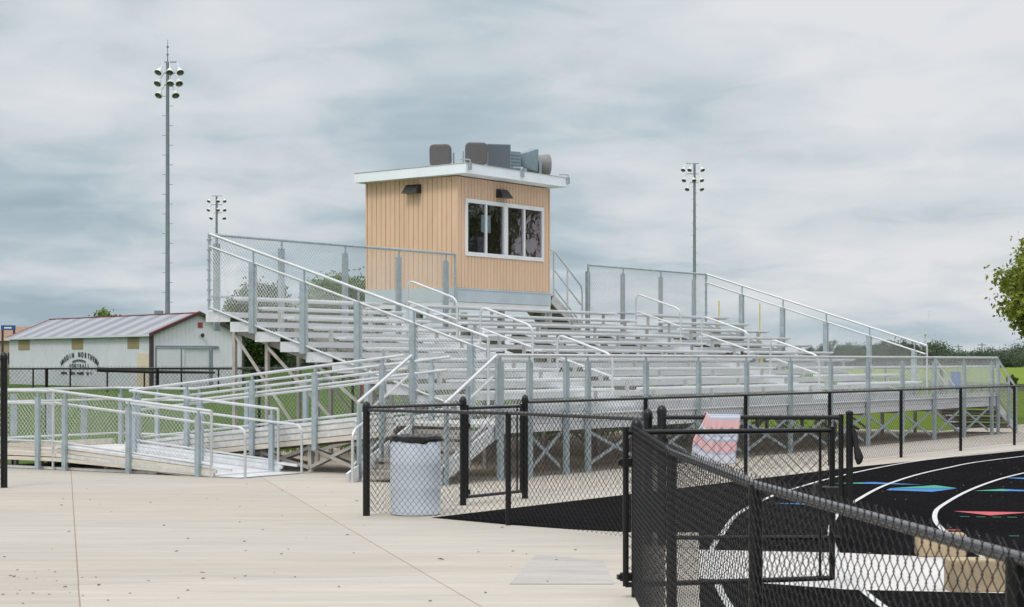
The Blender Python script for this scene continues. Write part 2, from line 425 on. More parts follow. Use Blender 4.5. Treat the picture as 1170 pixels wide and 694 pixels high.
def math_node(op, a, b=None, c=None):
    n = N.new('ShaderNodeMath'); n.operation = op
    for i, x in enumerate((a, b, c)):
        if x is None: continue
        if isinstance(x, (int, float)): n.inputs[i].default_value = x
        else: Lk.new(x, n.inputs[i])
    return n.outputs[0]
zc = math_node('MAXIMUM', sp.outputs[2], 0.0)
zo = math_node('ADD', zc, .17)
px = math_node('DIVIDE', sp.outputs[0], zo); py = math_node('DIVIDE', sp.outputs[1], zo)
cmb = N.new('ShaderNodeCombineXYZ'); Lk.new(px, cmb.inputs[0]); Lk.new(py, cmb.inputs[1]); cmb.inputs[2].default_value = 3.7
n1 = N.new('ShaderNodeTexNoise'); n1.inputs['Scale'].default_value = 1.25; n1.inputs['Detail'].default_value = 4; n1.inputs['Roughness'].default_value = .45; n1.inputs['Distortion'].default_value = .5
mpw = N.new('ShaderNodeMapping'); mpw.inputs['Location'].default_value = (1.3, 4.1, 0); mpw.inputs['Scale'].default_value = (1.05,1,1)
Lk.new(cmb.outputs[0], mpw.inputs[0]); Lk.new(mpw.outputs[0], n1.inputs['Vector'])
n2 = N.new('ShaderNodeTexNoise'); n2.inputs['Scale'].default_value = 4.6; n2.inputs['Detail'].default_value = 5; n2.inputs['Roughness'].default_value = .5; n2.inputs['Distortion'].default_value = .6
Lk.new(mpw.outputs[0], n2.inputs['Vector'])
# lumps: nearly isotropic on the dome, so the cloud base reads as soft billows and not as streaks
mpl = N.new('ShaderNodeMapping'); mpl.inputs['Scale'].default_value = (1,1,2.0); Lk.new(tc.outputs['Generated'], mpl.inputs[0])
n3 = N.new('ShaderNodeTexNoise'); n3.inputs['Scale'].default_value = 9; n3.inputs['Detail'].default_value = 7; n3.inputs['Roughness'].default_value = .5; n3.inputs['Distortion'].default_value = .15
Lk.new(mpl.outputs[0], n3.inputs['Vector'])
mixn = math_node('MULTIPLY_ADD', n3.outputs[0], .30, math_node('MULTIPLY_ADD', n2.outputs[0], .26, math_node('MULTIPLY', n1.outputs[0], .66)))
# brighter towards +X and upward
lift = math_node('MULTIPLY_ADD', sp.outputs[0], .16, mixn)
lift = math_node('MULTIPLY_ADD', zc, .75, lift)
cr = N.new('ShaderNodeValToRGB'); e = cr.color_ramp.elements
e[0].position = .475; e[0].color = (.375,.475,.545,1)
e[1].position = .80; e[1].color = (.80,.815,.84,1)
x = e.new(.575); x.color = (.490,.585,.645,1)
x = e.new(.675); x.color = (.665,.715,.755,1)
Lk.new(lift, cr.inputs[0])
skymix = N.new('ShaderNodeMix'); skymix.data_type = 'RGBA'; skymix.inputs[0].default_value = .94
Lk.new(skm.outputs[2], skymix.inputs[6]); Lk.new(cr.outputs[0], skymix.inputs[7])
zg = N.new('ShaderNodeMapRange'); zg.interpolation_type = 'SMOOTHSTEP'
zg.inputs[1].default_value = .22; zg.inputs[2].default_value = .85; zg.inputs[3].default_value = 1.0; zg.inputs[4].default_value = 2.0
Lk.new(sp.outputs[2], zg.inputs[0])
vm = N.new('ShaderNodeVectorMath'); vm.operation = 'SCALE'
Lk.new(skymix.outputs[2], vm.inputs[0]); Lk.new(zg.outputs[0], vm.inputs['Scale'])
Lk.new(vm.outputs[0], bg.inputs[0])

sl = bpy.data.lights.new('sun', 'SUN'); sl.energy = 1.3; sl.angle = R(14); sl.color = (1,.95,.88)
so = bpy.data.objects.new('sun', sl); col.objects.link(so)
sd = Vector((math.sin(SUN_AZ)*math.cos(SUN_EL), math.cos(SUN_AZ)*math.cos(SUN_EL), math.sin(SUN_EL)))
so.rotation_euler = sd.to_track_quat('Z', 'Y').to_euler(); so.location = (0,-10,40)

cd = bpy.data.cameras.new('camera'); cam = bpy.data.objects.new('camera', cd); col.objects.link(cam)
cd.sensor_width = 36; cd.sensor_fit = 'HORIZONTAL'; cd.lens = F/1170*36
cd.shift_y = (412.9-347)/1170
cd.clip_start = .1; cd.clip_end = 9000
cam.location = (0,0,CAMZ); cam.rotation_euler = (R(90),0,0)
cd.dof.use_dof = True; cd.dof.focus_distance = 27; cd.dof.aperture_fstop = 11
scene.camera = cam
scene.view_settings.view_transform = 'Standard'; scene.view_settings.look = 'None'
scene.view_settings.exposure = 0; scene.view_settings.gamma = 1
scene.cycles.max_bounces = 8; scene.cycles.transparent_max_bounces = 12
scene.cycles.use_denoising = True

# ------------------------------------------------------------------ the setting
def struct(name, mb, m):
    return tag(mb.build(name, m), kind='structure')
struct('grass', MB().poly([(-4000,-300),(4000,-300),(4000,6000),(-4000,6000)], 0), M['grass'])
# concrete apron: everything up to the back of the seating
c = MB()
c.poly([(-40,-12),(3,-12),(3,19.6),tuple(wp(19.9,-3.0).xy),tuple(wp(34,-3.2).xy),tuple(wp(34,1.9).xy),tuple(wp(20.2,1.9).xy),tuple(wp(20.2,8.6).xy),tuple(wp(-4.6,8.6).xy),tuple(wp(-5.2,14.6).xy),(-40,31.5)], .004)
struct('concrete_apron', c, M['concrete'])
c = MB(); c.poly([(-.02,14.85),(.80,14.85),(.80,16.6),(.22,17.1)], .0075); struct('concrete_patch', c, mat('grey_patched_concrete', (.385,.37,.345), .9, 0, .16, 1.5, bump=.2, stretch=(.6,2,1)))
c = MB(); c.poly([wp(-1.6,.16).xy, wp(19.2,.16).xy, wp(19.2,8.3).xy, wp(-1.0,8.3).xy, wp(-1.0,2.0).xy, wp(-1.6,2.0).xy], .008)
struct('gravel_bed', c, M['gravel'])
# rubber track and its apron
strip = [(-.78,21.25),(1.49,24.79),(5.52,31.08),(9.85,36.9)]
t = MB(); t.poly([(-.9,21.15)] + strip[1:] + [(24,56),(60,60),(60,-12),(1.25,-12),(1.34,13.5),(1.5,15.2),(1.73,17.45),(1.9,19.35),(1.2,19.35),(.6,19.7),(-.04,20.25)], .008)
struct('running_track', t, M['track'])
def curve_pts(P, n=8):
    P = [Vector((*p,0)) for p in P]; out = []
    P = [P[0]*2-P[1]] + P + [P[-1]*2-P[-2]]
    for i in range(1, len(P)-2):
        a,b,c_,d = P[i-1:i+3]
        for k in range(n):
            s = k/n
            out.append(.5*((2*b)+(c_-a)*s+(2*a-5*b+4*c_-d)*s*s+(3*b-a-3*c_+d)*s**3))
    out.append(P[-2]); return out
def ribbon(P, wd, z):
    mb = MB(); C = curve_pts(P); vs = []
    for i, p in enumerate(C):
        d = (C[min(i+1,len(C)-1)] - C[max(i-1,0)]).normalized(); n = Vector((-d.y,d.x,0))*wd/2
        vs += [(p.x+n.x,p.y+n.y,z),(p.x-n.x,p.y-n.y,z)]
    return mb.add(vs, [(2*i,2*i+1,2*i+3,2*i+2) for i in range(len(C)-1)])
LA = [(1.40,6),(1.50,11.5),(1.57,14.2),(1.72,16.2),(1.86,17.6),(2.10,19.0),(2.58,21.6),(3.28,24.2),(3.9,26.0),(5.05,28.9),(6.67,32.3),(8.5,35.3),(10.3,37.9),(18,48)]
LB = [(2.55,6),(2.6,11.5),(2.66,14.4),(2.78,15.9),(2.96,17.3),(3.24,19.3),(3.69,21.5),(4.25,23.5),(5.39,27.0),(6.95,30.6),(9.31,34.6),(18,46.4)]
LC = [(3.95,6),(4.0,12),(4.1,15.5),(4.3,18.2),(4.52,20.1),(4.82,21.6),(5.22,22.95),(6.19,25.6),(7.36,28.3),(8.6,30.6),(10.3,33.4),(18,44.7)]
for L in (LA, LB, LC): struct('lane_line', ribbon(L, .055, .0165), M['lane'])
b = MB(); b.poly([(1.50,15.2),(2.56,14.45),(3.31,14.3),(12,12.6),(12,14.9),(3.66,16.9),(3.06,17.2),(1.73,17.5)], .012)
struct('pale_cross_path', b, M['mat_white'])
def mark(pts, m, name='track_marking'):
    struct(name, MB().poly(pts, .0125), M[m])
mark([(4.52,27.02),(5.0,27.2),(5.0,26.92)], 'green_mark'); mark([(5.0,27.2),(5.2,27.3),(5.78,26.7),(5.0,26.92)], 'blue_mark')
mark([(5.16,25.95),(5.94,26.6),(6.1,26.0)], 'green_mark'); mark([(5.05,25.6),(5.16,25.90),(6.1,25.95),(5.6,25.25)], 'blue_mark')
mark([(7.3,28.35),(7.9,28.3),(7.75,27.7)], 'blue_mark')
mark([(6.2,25.45),(6.67,25.82),(6.67,25.4)], 'green_mark'); mark([(6.67,25.82),(7.3,25.3),(6.67,25.4)], 'blue_mark')
mark([(5.12,22.0),(5.98,21.82),(5.40,21.4)], 'red_mark')
mark([(3.2,23.25),(3.62,23.25),(3.55,22.98)], 'blue_mark')
mark([(4.42,19.6),(4.62,19.6),(4.62,19.5),(4.42,19.5)], 'red_mark')
for i in range(8):
    x0 = 5.02 + i*.17; y0 = 21.25 - i*.028
    mark([(x0,y0),(x0+.10,y0-.016),(x0+.10,y0-.055),(x0,y0-.04)], 'green_mark')
for i in range(4):
    x0 = 4.95 + i*.16; y0 = 18.9 - i*.02
    mark([(x0,y0),(x0+.10,y0-.012),(x0+.10,y0-.045),(x0,y0-.035)], 'green_mark')
M['meadow'], _, _, _ = ground_mat('bright_meadow', [(.10,.165,.010),(.135,.20,.014),(.09,.14,.015)], [.3, 3.0], bump=.8, bscale=20)
c = MB(); c.poly([(5,52.2), wp(20.3,1.95).xy, wp(60,1.95).xy, (200,70), (200,111.5), (8,111.5)], .004); struct('meadow', c, M['meadow'])
# far fields on the right
tb.inputs['Specular IOR Level'].default_value = 0
c = MB(); c.poly([(38,128),(1400,128),(2600,2600),(-300,2600),(40,300)], .03); struct('crop_field', c, M['crop'])
c = MB(); c.poly([(30,124.5),(400,124.5),(400,128),(30,128)], .02); struct('dirt_track_edge', c, M['soil'])
c = MB(); c.poly([(24,112),(200,112),(200,117.5),(24,117.5)], .02); struct('farm_lane', c, M['soil'])

# ------------------------------------------------------------------ grandstand
G = empty('grandstand', P0, 'long aluminium bleacher stand with ten seat rows and an elevated front walkway', 'bleachers', rz=RZ)
UL, UE, US = -.09, 18.73, -2.49
DK, WE, RUN, RISE, NR, WB = .82, 1.86, .586, .181, 10, 7.855
AIS = (4.6, 13.6)
sl_top = lambda w: 2.165 + (w-WE)*.3128
S = 1.829
# seats, riser boards, foot boards
segs = []
u0 = UL
for a in AIS: segs.append((u0, a-.6)); u0 = a+.6
segs.append((u0, UE))
for i in range(NR):
    zf = DK + RISE*i; wi = WE + RUN*i
    for k, (a, b2) in enumerate(segs):
        aa = a + (.05 if k == 0 else 0); bb = b2 - (.05 if k == 2 else 0)
        mb = MB()
        mb.bbox(aa, bb, wi-.02, wi+.235, zf+.405, zf+.445, .008)
        for q in (.065, .15): mb.box(aa+.01, bb-.01, wi+q-.002, wi+q+.002, zf+.38, zf+.4045)
        st = mb.build('seat', M['alu'], G)
        n = max(2, int(round((bb-aa)/S)))
        for q in range(n):
            x = aa + .45 + q*(bb-aa-.9)/(n-1)
            br = MB(); br.box(x-.10, x+.10, wi+.03, wi+.19, zf+.384, zf+.4035); br.box(x-.014, x+.014, wi+.07, wi+.145, zf+.17, zf+.384)
            br.build('bracket', M['alu_dull'], st)
    if i < NR:
        rb = MB(); rb.box(UL, UE, wi+.255, wi+.27, zf+.085, zf+RISE-.002)
        rb.build('riser_board', M['alu'], G)
for i in range(1, NR+1):
    zf = DK + RISE*i; wi = WE + RUN*(i-1) + .275
    mb = MB()
    if i < NR:
        mb.box(UL, UE, wi, wi+.272, zf-.045, zf); mb.box(UL, UE, wi+.284, wi+.556, zf-.045, zf)
    else:
        mb.box(UL, UE, wi, wi+.255, zf-.045, zf)
    mb.build('foot_board', M['alu_dull'], G)
    for ue, sg in ((UL, -1), (UE, 1)):
        ec = MB()
        x0, x1 = (ue-.014, ue-.002) if sg < 0 else (ue+.002, ue+.014)
        ec.box(x0, x1, wi-.02, wi+.56, zf-.175, zf+.004)
        ec.build('end_plate', M['alu'], G)
# half steps in the aisles
for a in AIS:
    for i in range(NR-1):
        zf = DK + RISE*i; wi = WE + RUN*i
        mb = MB(); mb.box(a-.55, a+.55, wi-.02, wi+.25, zf+.06, zf+.095); mb.box(a-.55, a+.55, wi-.022, wi-.002, zf+.01, zf+.06)
        mb.build('aisle_step', M['alu'], G)
    for k in range(3):
        w0 = 2.25 + k*3*RUN; w1 = w0 + 1.2
        zz = lambda ww: 1.93 + .3128*(ww-2.4)
        zb = DK + RISE*(int((w0-WE)/RUN)); zb1 = zb + RISE*2
        path = [(a, w0, zb), (a, w0, zz(w0)-.02), (a, w1, zz(w1)+.0), (a, w1, zb1)]
        h = MB().tube(fillet(path, .16, 6), .024, 8)
        h.tube([(a, w0, zz(w0)-.42), (a, w1-.0, zz(w1)-.42)], .021, 8)
        h.build('aisle_handrail', M['alu_tube'], G, True)
# front walkway
mb = MB()
for k in range(7):
    y0 = .03 + k*.262
    mb.box(US, UE, y0, y0+.25, DK-.045, DK)
mb.build('walkway_deck', M['alu_dull'], G)
mb = MB()
mb.box(US, UE, -.012, .018, DK-.135, DK-.02); mb.box(US, UE, -.006, .012, DK-.01, DK+.09); mb.box(US, UE, -.004, .010, DK+.10, DK+.19)
mb.build('walkway_fascia', M['alu'], G)
# front guard
front_u = [-2.45, -1.67, -.64] + [S*t_ for t_ in range(0, 11)] + [UE]
for u in front_u:
    mb = MB(); mb.box(u-.053, u+.053, -.075, -.067, 0, 1.74); mb.box(u-.053, u-.045, -.067, -.02, 0, 1.74); mb.box(u+.045, u+.053, -.067, -.02, 0, 1.74)
    mb.box(u-.012, u+.012, -.06, -.035, 1.74, 1.82)
    mb.box(u-.09, u+.09, -.12, .04, 0, .012)
    mb.build('guard_post', M['galv'], G)
mb = MB(); mb.tube([(US,-.03,1.836),(UE,-.03,1.836)], .025, 10); mb.build('guard_rail', M['alu_tube'], G, True)
mb = MB(); mb.tube([(10.5,.05,1.63),(UE,.05,1.63)], .021, 8); mb.build('hand_rail', M['alu_tube'], G, True)
mb = MB(); mb.tube([(US,-.03,.93),(UE,-.03,.93)], .018, 8); mb.build('bottom_rail', M['galv_wire'], G, True)
chain(MB(), (US,-.03,.90), (UE,-.03,.90), .92).build('mesh_panel', M['galv_wire'], G)
# sloping side guards
for ue in (UL, UE):
    off = -.05 if ue < 0 else .05
    top = lambda ww: sl_top(ww)
    mb = MB(); mb.tube([(ue+off, WB, top(WB)), (ue+off, WE-.1, top(WE-.1))], .026, 10)
    mb.build('guard_rail', M['alu_tube'], G, True)
    mb = MB(); mb.tube([(ue+off, WB, top(WB)-.22), (ue+off, WE-.06, top(WE-.06)-.22)], .021, 10)
    mb.build('guard_rail', M['alu_tube'], G, True)
    mb = MB(); mb.tube([(ue+off, WB, top(WB)-1.32), (ue+off, WE+.1, top(WE+.1)-1.32)], .021, 10)
    mb.build('bottom_rail', M['alu_tube'], G, True)
    for ww in (2.1, 3.28, 4.45, 5.65, 6.82):
        zt = top(ww)-.22
        x0 = ue+off-.02 if ue < 0 else ue+off-.02
        mb = MB(); mb.box(ue+off-.05, ue+off+.05, ww-.06, ww-.052, zt-1.25, zt+.0); mb.box(ue+off-.05, ue+off-.042, ww-.052, ww+.05, zt-1.25, zt); mb.box(ue+off+.042, ue+off+.05, ww-.052, ww+.05, zt-1.25, zt)
        mb.box(ue+off-.015, ue+off+.015, ww-.03, ww-.005, zt, zt+.23)
        mb.build('guard_post', M['galv'], G)
    mb = MB(); mb.tube([(ue+off, WE-.1, .5 if ue > 0 else DK), (ue+off, WE-.1, top(WE-.1))], .026, 10); mb.build('guard_post', M['alu_tube'], G, True)
    mb = MB(); mb.tube([(ue+off, WB, top(WB)-1.36), (ue+off, WB, top(WB)+.02)], .026, 10)
    for q in range(7): mb.box(ue+off-.035, ue+off+.035, WB-.03, WB+.03, top(WB)-1.2+q*.18, top(WB)-1.175+q*.18)
    mb.build('guard_post', M['galv'], G, True)
    chain(MB(), (ue+off, WB, top(WB)-1.32), (ue+off, WE, top(WE)-1.32), 1.10).build('mesh_panel', M['galv_wire'], G)
# back guard, left and right of the press box
for a, b2, posts in ((UL-.05, 7.46, (.12, 1.9, 3.81, 5.55, 7.2)), (12.87, UE+.05, (12.95, 14.58, 16.46, 18.22))):
    mb = MB(); mb.tube([(a,WB,4.03),(b2,WB,4.03)], .026, 10); mb.build('guard_rail', M['galv'], G, True)
    mb = MB(); mb.tube([(a,WB,2.92),(b2,WB,2.92)], .02, 8); mb.build('bottom_rail', M['galv'], G, True)
    for u in posts:
        mb = MB(); mb.box(u-.065,u+.065,WB+.03,WB+.038,2.3,3.88); mb.box(u-.065,u-.057,WB+.038,WB+.09,2.3,3.88); mb.box(u+.057,u+.065,WB+.038,WB+.09,2.3,3.88)
        mb.box(u-.015,u+.015,WB+.038,WB+.062,3.88,4.01)
        mb.build('guard_post', M['galv'], G)
    e_ = b2 if a < 0 else a
    mb = MB(); mb.tube([(e_,WB,2.75),(e_,WB,4.05)], .024, 10); mb.build('guard_post', M['galv'], G, True)
    chain(MB(), (a,WB,2.80), (b2,WB,2.80), 1.23).build('mesh_panel', M['galv_wire'], G)
# under-structure
for k in range(11):
    u = k*S + (.06 if k == 0 else 0) + (.2 if k == 10 else 0)
    pw = (1.95, 3.15, 4.3, 5.5, 6.65, 7.42)
    zt = lambda ww: DK + RISE*max(0, (ww-WE-.27)/RUN) - .08
    for ww in pw:
        mb = MB(); mb.box(u-.032, u+.032, ww-.032, ww+.032, 0, zt(ww)); mb.box(u-.1, u+.1, ww-.1, ww+.1, 0, .014)
        mb.build('support_post', M['under'], G)
    mb = MB(); mb.beam((u+.05, WE-.1, DK-.16), (u+.05, 7.55, zt(7.55)-.06), .04, .12); mb.build('sloping_beam', M['under'], G)
    mb = MB(); mb.beam((u, 0, DK-.12), (u, WE, DK-.12), .05, .12); mb.build('cross_beam', M['under'], G)
    for (wa, za, wb_, zb) in ((7.35, zt(7.35)-.15, 5.55, .12), (6.6, zt(6.6)-.12, 4.35, .1), (5.45, zt(5.45)-.1, 3.2, .1), (3.2, .75, 5.45, .2)):
        mb = MB(); mb.beam((u-.055, wa, za), (u-.055, wb_, zb), .02, .055); mb.build('brace', M['under'], G)
for k in range(-1, 10):
    a, b2 = (k*S, (k+1)*S) if k >= 0 else (-1.67, -.64)
    for (za, zb) in ((.12, .66), (.66, .12)):
        mb = MB(); mb.beam((a+.07, -.005 if za < zb else .02, za), (b2-.07, -.005 if za < zb else .02, zb), .02, .05, up=(0,0,1))
        mb.build('brace', M['galv'], G)
    if k >= 0 and k % 2 == 0:
        mb = MB(); mb.beam((a+.05, 4.36, .15), (b2-.05, 4.36, 1.2), .02, .05); mb.build('brace', M['under'], G)
# end stairs
def stair(u0, sgn, w0, w1, n, run, name='stair'):
    top_z = DK
    st = None
    rise = top_z/(n+0)
    mbs = MB()
    for ww in (w0, w1):
        mbs.beam((u0, ww, top_z-.10), (u0+sgn*run*n, ww, .04), .04, .2)
    st = mbs.build(name, M['alu'], G)
    for q in range(1, n):
        zt = top_z - rise*q; x0 = u0 + sgn*run*(q-1); x1 = u0 + sgn*run*(q+.05)
        t_ = MB(); t_.box(min(x0,x1), max(x0,x1), w0+.03, w1-.03, zt-.045, zt)
        t_.box(min(x0,x0+sgn*.012), max(x0,x0+sgn*.012), w0+.03, w1-.03, zt+.005, zt+rise*.45)
        t_.build('tread', M['wood_step'], st)
    L = run*n
    sl = top_z/L
    for ww in (w0-.03, w1+.03):
        h = MB()
        zt = lambda d: 1.836 - sl*d
        h.tube([(u0, ww, 1.836), (u0+sgn*(L-.25), ww, zt(L-.25))], .025, 10)
        h.tube([(u0+sgn*.1, ww, zt(.1)-.26), (u0+sgn*(L-.2), ww, zt(L-.2)-.26)], .021, 8)
        h.tube([(u0+sgn*.05, ww, zt(.05)-.85), (u0+sgn*(L-.15), ww, zt(L-.15)-.85)], .018, 8)
        h.build('stair_rail', M['alu_tube'], st, True)
        for d in (.02, L*.5, L-.25):
            p = MB(); p.box(u0+sgn*d-.035, u0+sgn*d+.035, ww-.05, ww-.01, max(0, top_z-sl*d-.2), zt(d)-.03)
            p.build('stair_post', M['galv'], st)
        chain(MB(), (u0, ww, DK+.1), (u0+sgn*(L-.25), ww, DK+.1-sl*(L-.25)), .72, tip=0).build('mesh_panel', M['galv_wire'], st)
    return st
stair(US, -1, .02, 1.52, 5, .31)
stair(UE, 1, .02, 1.52, 5, .31)
# extension loop at the foot of the left stair
mb = MB(); mb.tube(fillet([(-3.55,1.46,.95),(-4.02,1.46,.75),(-4.02,1.46,0)], .14, 6), .021, 8); mb.tube([(-4.02,1.46,0),(-4.02,1.46,.02)], .05, 10)
mb.build('stair_rail', M['alu_tube'], G, True)

# ------------------------------------------------------------------ wheelchair ramp (local = grandstand frame)
RP = empty('wheelchair_ramp', P0, 'switchback aluminium wheelchair ramp with mesh guard rails beside the left end of the stand', 'ramp', rz=RZ)
W1, LZ = 7.35, .27
def rz1(w): return DK - (DK-LZ)*(w-WE)/(W1-WE)
def rz2(w): return LZ - LZ*(W1-w)/(W1-4.05)
U1a, U1b, U2a, U2b = US, -1.08, -4.2, -2.74
WL = 9.25
mb = MB()
for k in range(5):
    x = U1a+.02+k*.28; mb.beam((x+.135, WE, rz1(WE)-.025), (x+.135, W1, rz1(W1)-.025), .265, .045)
mb.build('ramp_deck', M['alu_dull'], RP)
mb = MB(); mb.box(U2a, U1b, W1+.004, WL, LZ-.047, LZ); mb.build('landing_deck', M['alu_dull'], RP)
mb = MB()
for k in range(5):
    x = U2a+.02+k*.285; mb.beam((x+.14, W1-.005, LZ-.025), (x+.14, 4.05, .012), .272, .03)
mb.box(U2a, U2b, 3.45, 4.04, .012, .02)
mb.build('ramp_deck', M['alu'], RP)
# side beams
for (x, f0, wa, wb_) in ((U1a-.025, rz1, WE, W1), (U1b+.025, rz1, WE, W1)):
    for z0, hh_, th_, mm in ((-.165,.075,.04,'alu_warm'),(-.07,.085,.045,'alu_dull'),(.03,.07,.03,'alu_dull'),(.115,.05,.03,'alu')):
        mb = MB(); mb.beam((x, wa, f0(wa)+z0), (x, wb_, f0(wb_)+z0), th_, hh_); mb.build('side_beam', M[mm], RP)
    mb = MB(); mb.beam((x, wa, f0(wa)-.03), (x, wb_, f0(wb_)-.03), .012, .28); mb.build('web_plate', M['under'], RP)
for x in (U2a-.025, U2b+.025):
    for (za, zb, hh_, th_, wend, mm) in ((LZ-.095,.04,.06,.04,3.95,'alu_warm'),(LZ-.02,.055,.06,.045,3.95,'alu_dull'),(LZ+.05,.09,.05,.03,3.9,'alu_warm'),(LZ+.115,.125,.04,.03,3.6,'alu')):
        mb = MB(); mb.beam((x, W1, za), (x, wend, zb), th_, hh_); mb.build('side_beam', M[mm if x < -3.5 else 'alu'], RP)
    mb = MB(); mb.beam((x, W1, LZ), (x, 3.95, .07), .012, .2); mb.build('web_plate', M['under'] if x < -3.5 else M['alu'], RP)
mb = MB(); mb.box(U2a-.045, U2a-.005, W1+.004, WL, LZ-.125, LZ-.065); mb.box(U2a-.048, U2a-.002, W1+.004, WL, LZ-.05, LZ+.01); mb.box(U2a-.04, U2a-.01, W1+.004, WL, LZ+.025, LZ+.075); mb.box(U2a-.04, U2a-.01, W1+.004, WL, LZ+.095, LZ+.135)
mb.box(U2a, U1b, WL+.005, WL+.045, LZ-.17, LZ+.1); mb.build('side_beam', M['alu_warm'], RP)
# legs
for ww in (2.6, 3.6, 4.6, 5.6, 6.6):
    for x in (U1a+.1, U1b-.1):
        mb = MB(); mb.box(x-.035, x+.035, ww-.035, ww+.035, 0, rz1(ww)-.2); mb.box(x-.1, x+.1, ww-.1, ww+.1, 0, .015); mb.build('leg', M['under'], RP)
    mb = MB(); mb.beam((U1a+.12, ww, .06), (U1b-.12, ww, rz1(ww)-.25), .02, .05); mb.beam((U1a+.12, ww+.03, rz1(ww)-.25), (U1b-.12, ww+.03, .06), .02, .05); mb.build('brace', M['under'], RP)
for wa, wb_ in ((2.6,3.6),(3.6,4.6),(4.6,5.6)):
    mb = MB(); mb.beam((U1a+.05, wa, .08), (U1a+.05, wb_, rz1(wb_)-.25), .02, .05); mb.beam((U1a+.07, wa, rz1(wa)-.25), (U1a+.07, wb_, .08), .02, .05); mb.build('brace', M['under'], RP)
for ww in (5.6, 6.4, 7.3, 7.9, 8.5, 9.1):
    for x in (U2a+.15, -2.3):
        if ww < W1 and x > -3: continue
        zt = (rz2(ww) if ww < W1 else LZ) - .05
        mb = MB(); mb.box(x-.03, x+.03, ww-.03, ww+.03, 0, zt); mb.build('leg', M['under'], RP)
mb = MB(); mb.box(U2a+.02, U2a+.08, 5.2, WL, .01, .05); mb.build('sill_beam', M['alu_dull'], RP)
# rails
def ramp_rail(x, fz, wa, wb_, posts, hs=(1.0,.86), inner=0, mesh=True, end=None):
    for j, hgt in enumerate(hs):
        mb = MB(); xx = x + (inner if j else 0)
        pts = [(xx, wa, fz(wa)+hgt), (xx, wb_, fz(wb_)+hgt)]
        if end is not None and j == len(hs)-1:
            pts += [(xx, end, fz(wb_)+hgt-.04), (xx, end, 0)]; pts = fillet(pts, .15, 6)
        mb.tube(pts, .024 if j == 0 else .021, 8); mb.build('top_rail' if j == 0 else 'hand_rail', M['alu_tube'], RP, True)
    mb = MB(); mb.tube([(x, wa, fz(wa)+.19), (x, wb_, fz(wb_)+.19)], .018, 8); mb.build('bottom_rail', M['alu_tube'], RP, True)
    for ww in posts:
        z0 = max(0, fz(ww)-.3) if x < -1.5 else fz(ww)-.2
        mb = MB(); mb.box(x-.07, x-.062, ww-.042, ww+.042, z0, fz(ww)+.90); mb.box(x-.062, x-.015, ww-.042, ww-.034, z0, fz(ww)+.90); mb.box(x-.062, x-.015, ww+.034, ww+.042, z0, fz(ww)+.90)
        mb.box(x-.05, x-.02, ww-.015, ww+.015, fz(ww)+.90, fz(ww)+.99)
        if len(hs) > 1: mb.tube(fillet([(x-.03, ww, fz(ww)+hs[1]-.1), (x+inner*.6, ww, fz(ww)+hs[1]-.1), (x+inner, ww, fz(ww)+hs[1])], .05, 4), .009, 6)
        mb.build('rail_post', M['galv'], RP)
    if mesh: chain(MB(), (x, wa, fz(wa)+.15), (x, wb_, fz(wb_)+.15), .84, tip=.02, r=.0014).build('mesh_panel', M['galv_wire'], RP)
ramp_rail(U1a-.03, rz1, WE-.2, W1, (2.05, 3.38, 4.68, 6.1, 7.2), (1.0, .80, .66), .08, False)
ramp_rail(U1b+.03, rz1, WE, W1, (2.2, 3.5, 4.8, 6.1, 7.2), (1.0, .80), -.08)
ramp_rail(U2a-.03, rz2, W1+.15, 4.0, (7.12, 5.70, 4.24), (1.0, .80), .08, True, 3.40)
ramp_rail(U2b+.03, rz2, W1-.1, 4.0, (7.1, 5.6, 4.1), (1.0, .80), -.08, False, 3.45)
fl = lambda ww: LZ
ramp_rail(U2a-.03, fl, WL, W1+.15, (9.2, 7.74), (1.0, .80), .08)
ramp_rail(U1b+.03, fl, W1, WL, (9.1, 8.2), (1.0, .80), -.08)
for j, hgt in enumerate((1.0, .80, .19)):
    mb = MB(); mb.tube([(U2a-.03, WL, LZ+hgt), (U1b+.03, WL, LZ+hgt)], .024 if j == 0 else .02, 8); mb.build('top_rail' if j == 0 else 'hand_rail', M['alu_tube'], RP, True)
for x in (-3.4, -2.6, -1.8):
    mb = MB(); mb.box(x-.06, x+.06, WL+.03, WL+.06, .0, LZ+.93); mb.build('rail_post', M['galv'], RP)
chain(MB(), (U2a, WL, LZ+.15), (U1b, WL, LZ+.15), .84, tip=.02, r=.0014).build('mesh_panel', M['galv_wire'], RP)
mb = MB(); mb.tube([(U2a-.03, 7.43, 0), (U2a-.03, 7.43, LZ+1.0)], .022, 8); mb.build('rail_post', M['alu_tube'], RP, True)
for x, z1 in ((U2a-.03, 1.0), (U2b+.03, 1.0)):
    mb = MB(); mb.tube([(x, 4.0, .0), (x, 4.0, z1)], .022, 8); mb.build('rail_post', M['alu_tube'], RP, True)

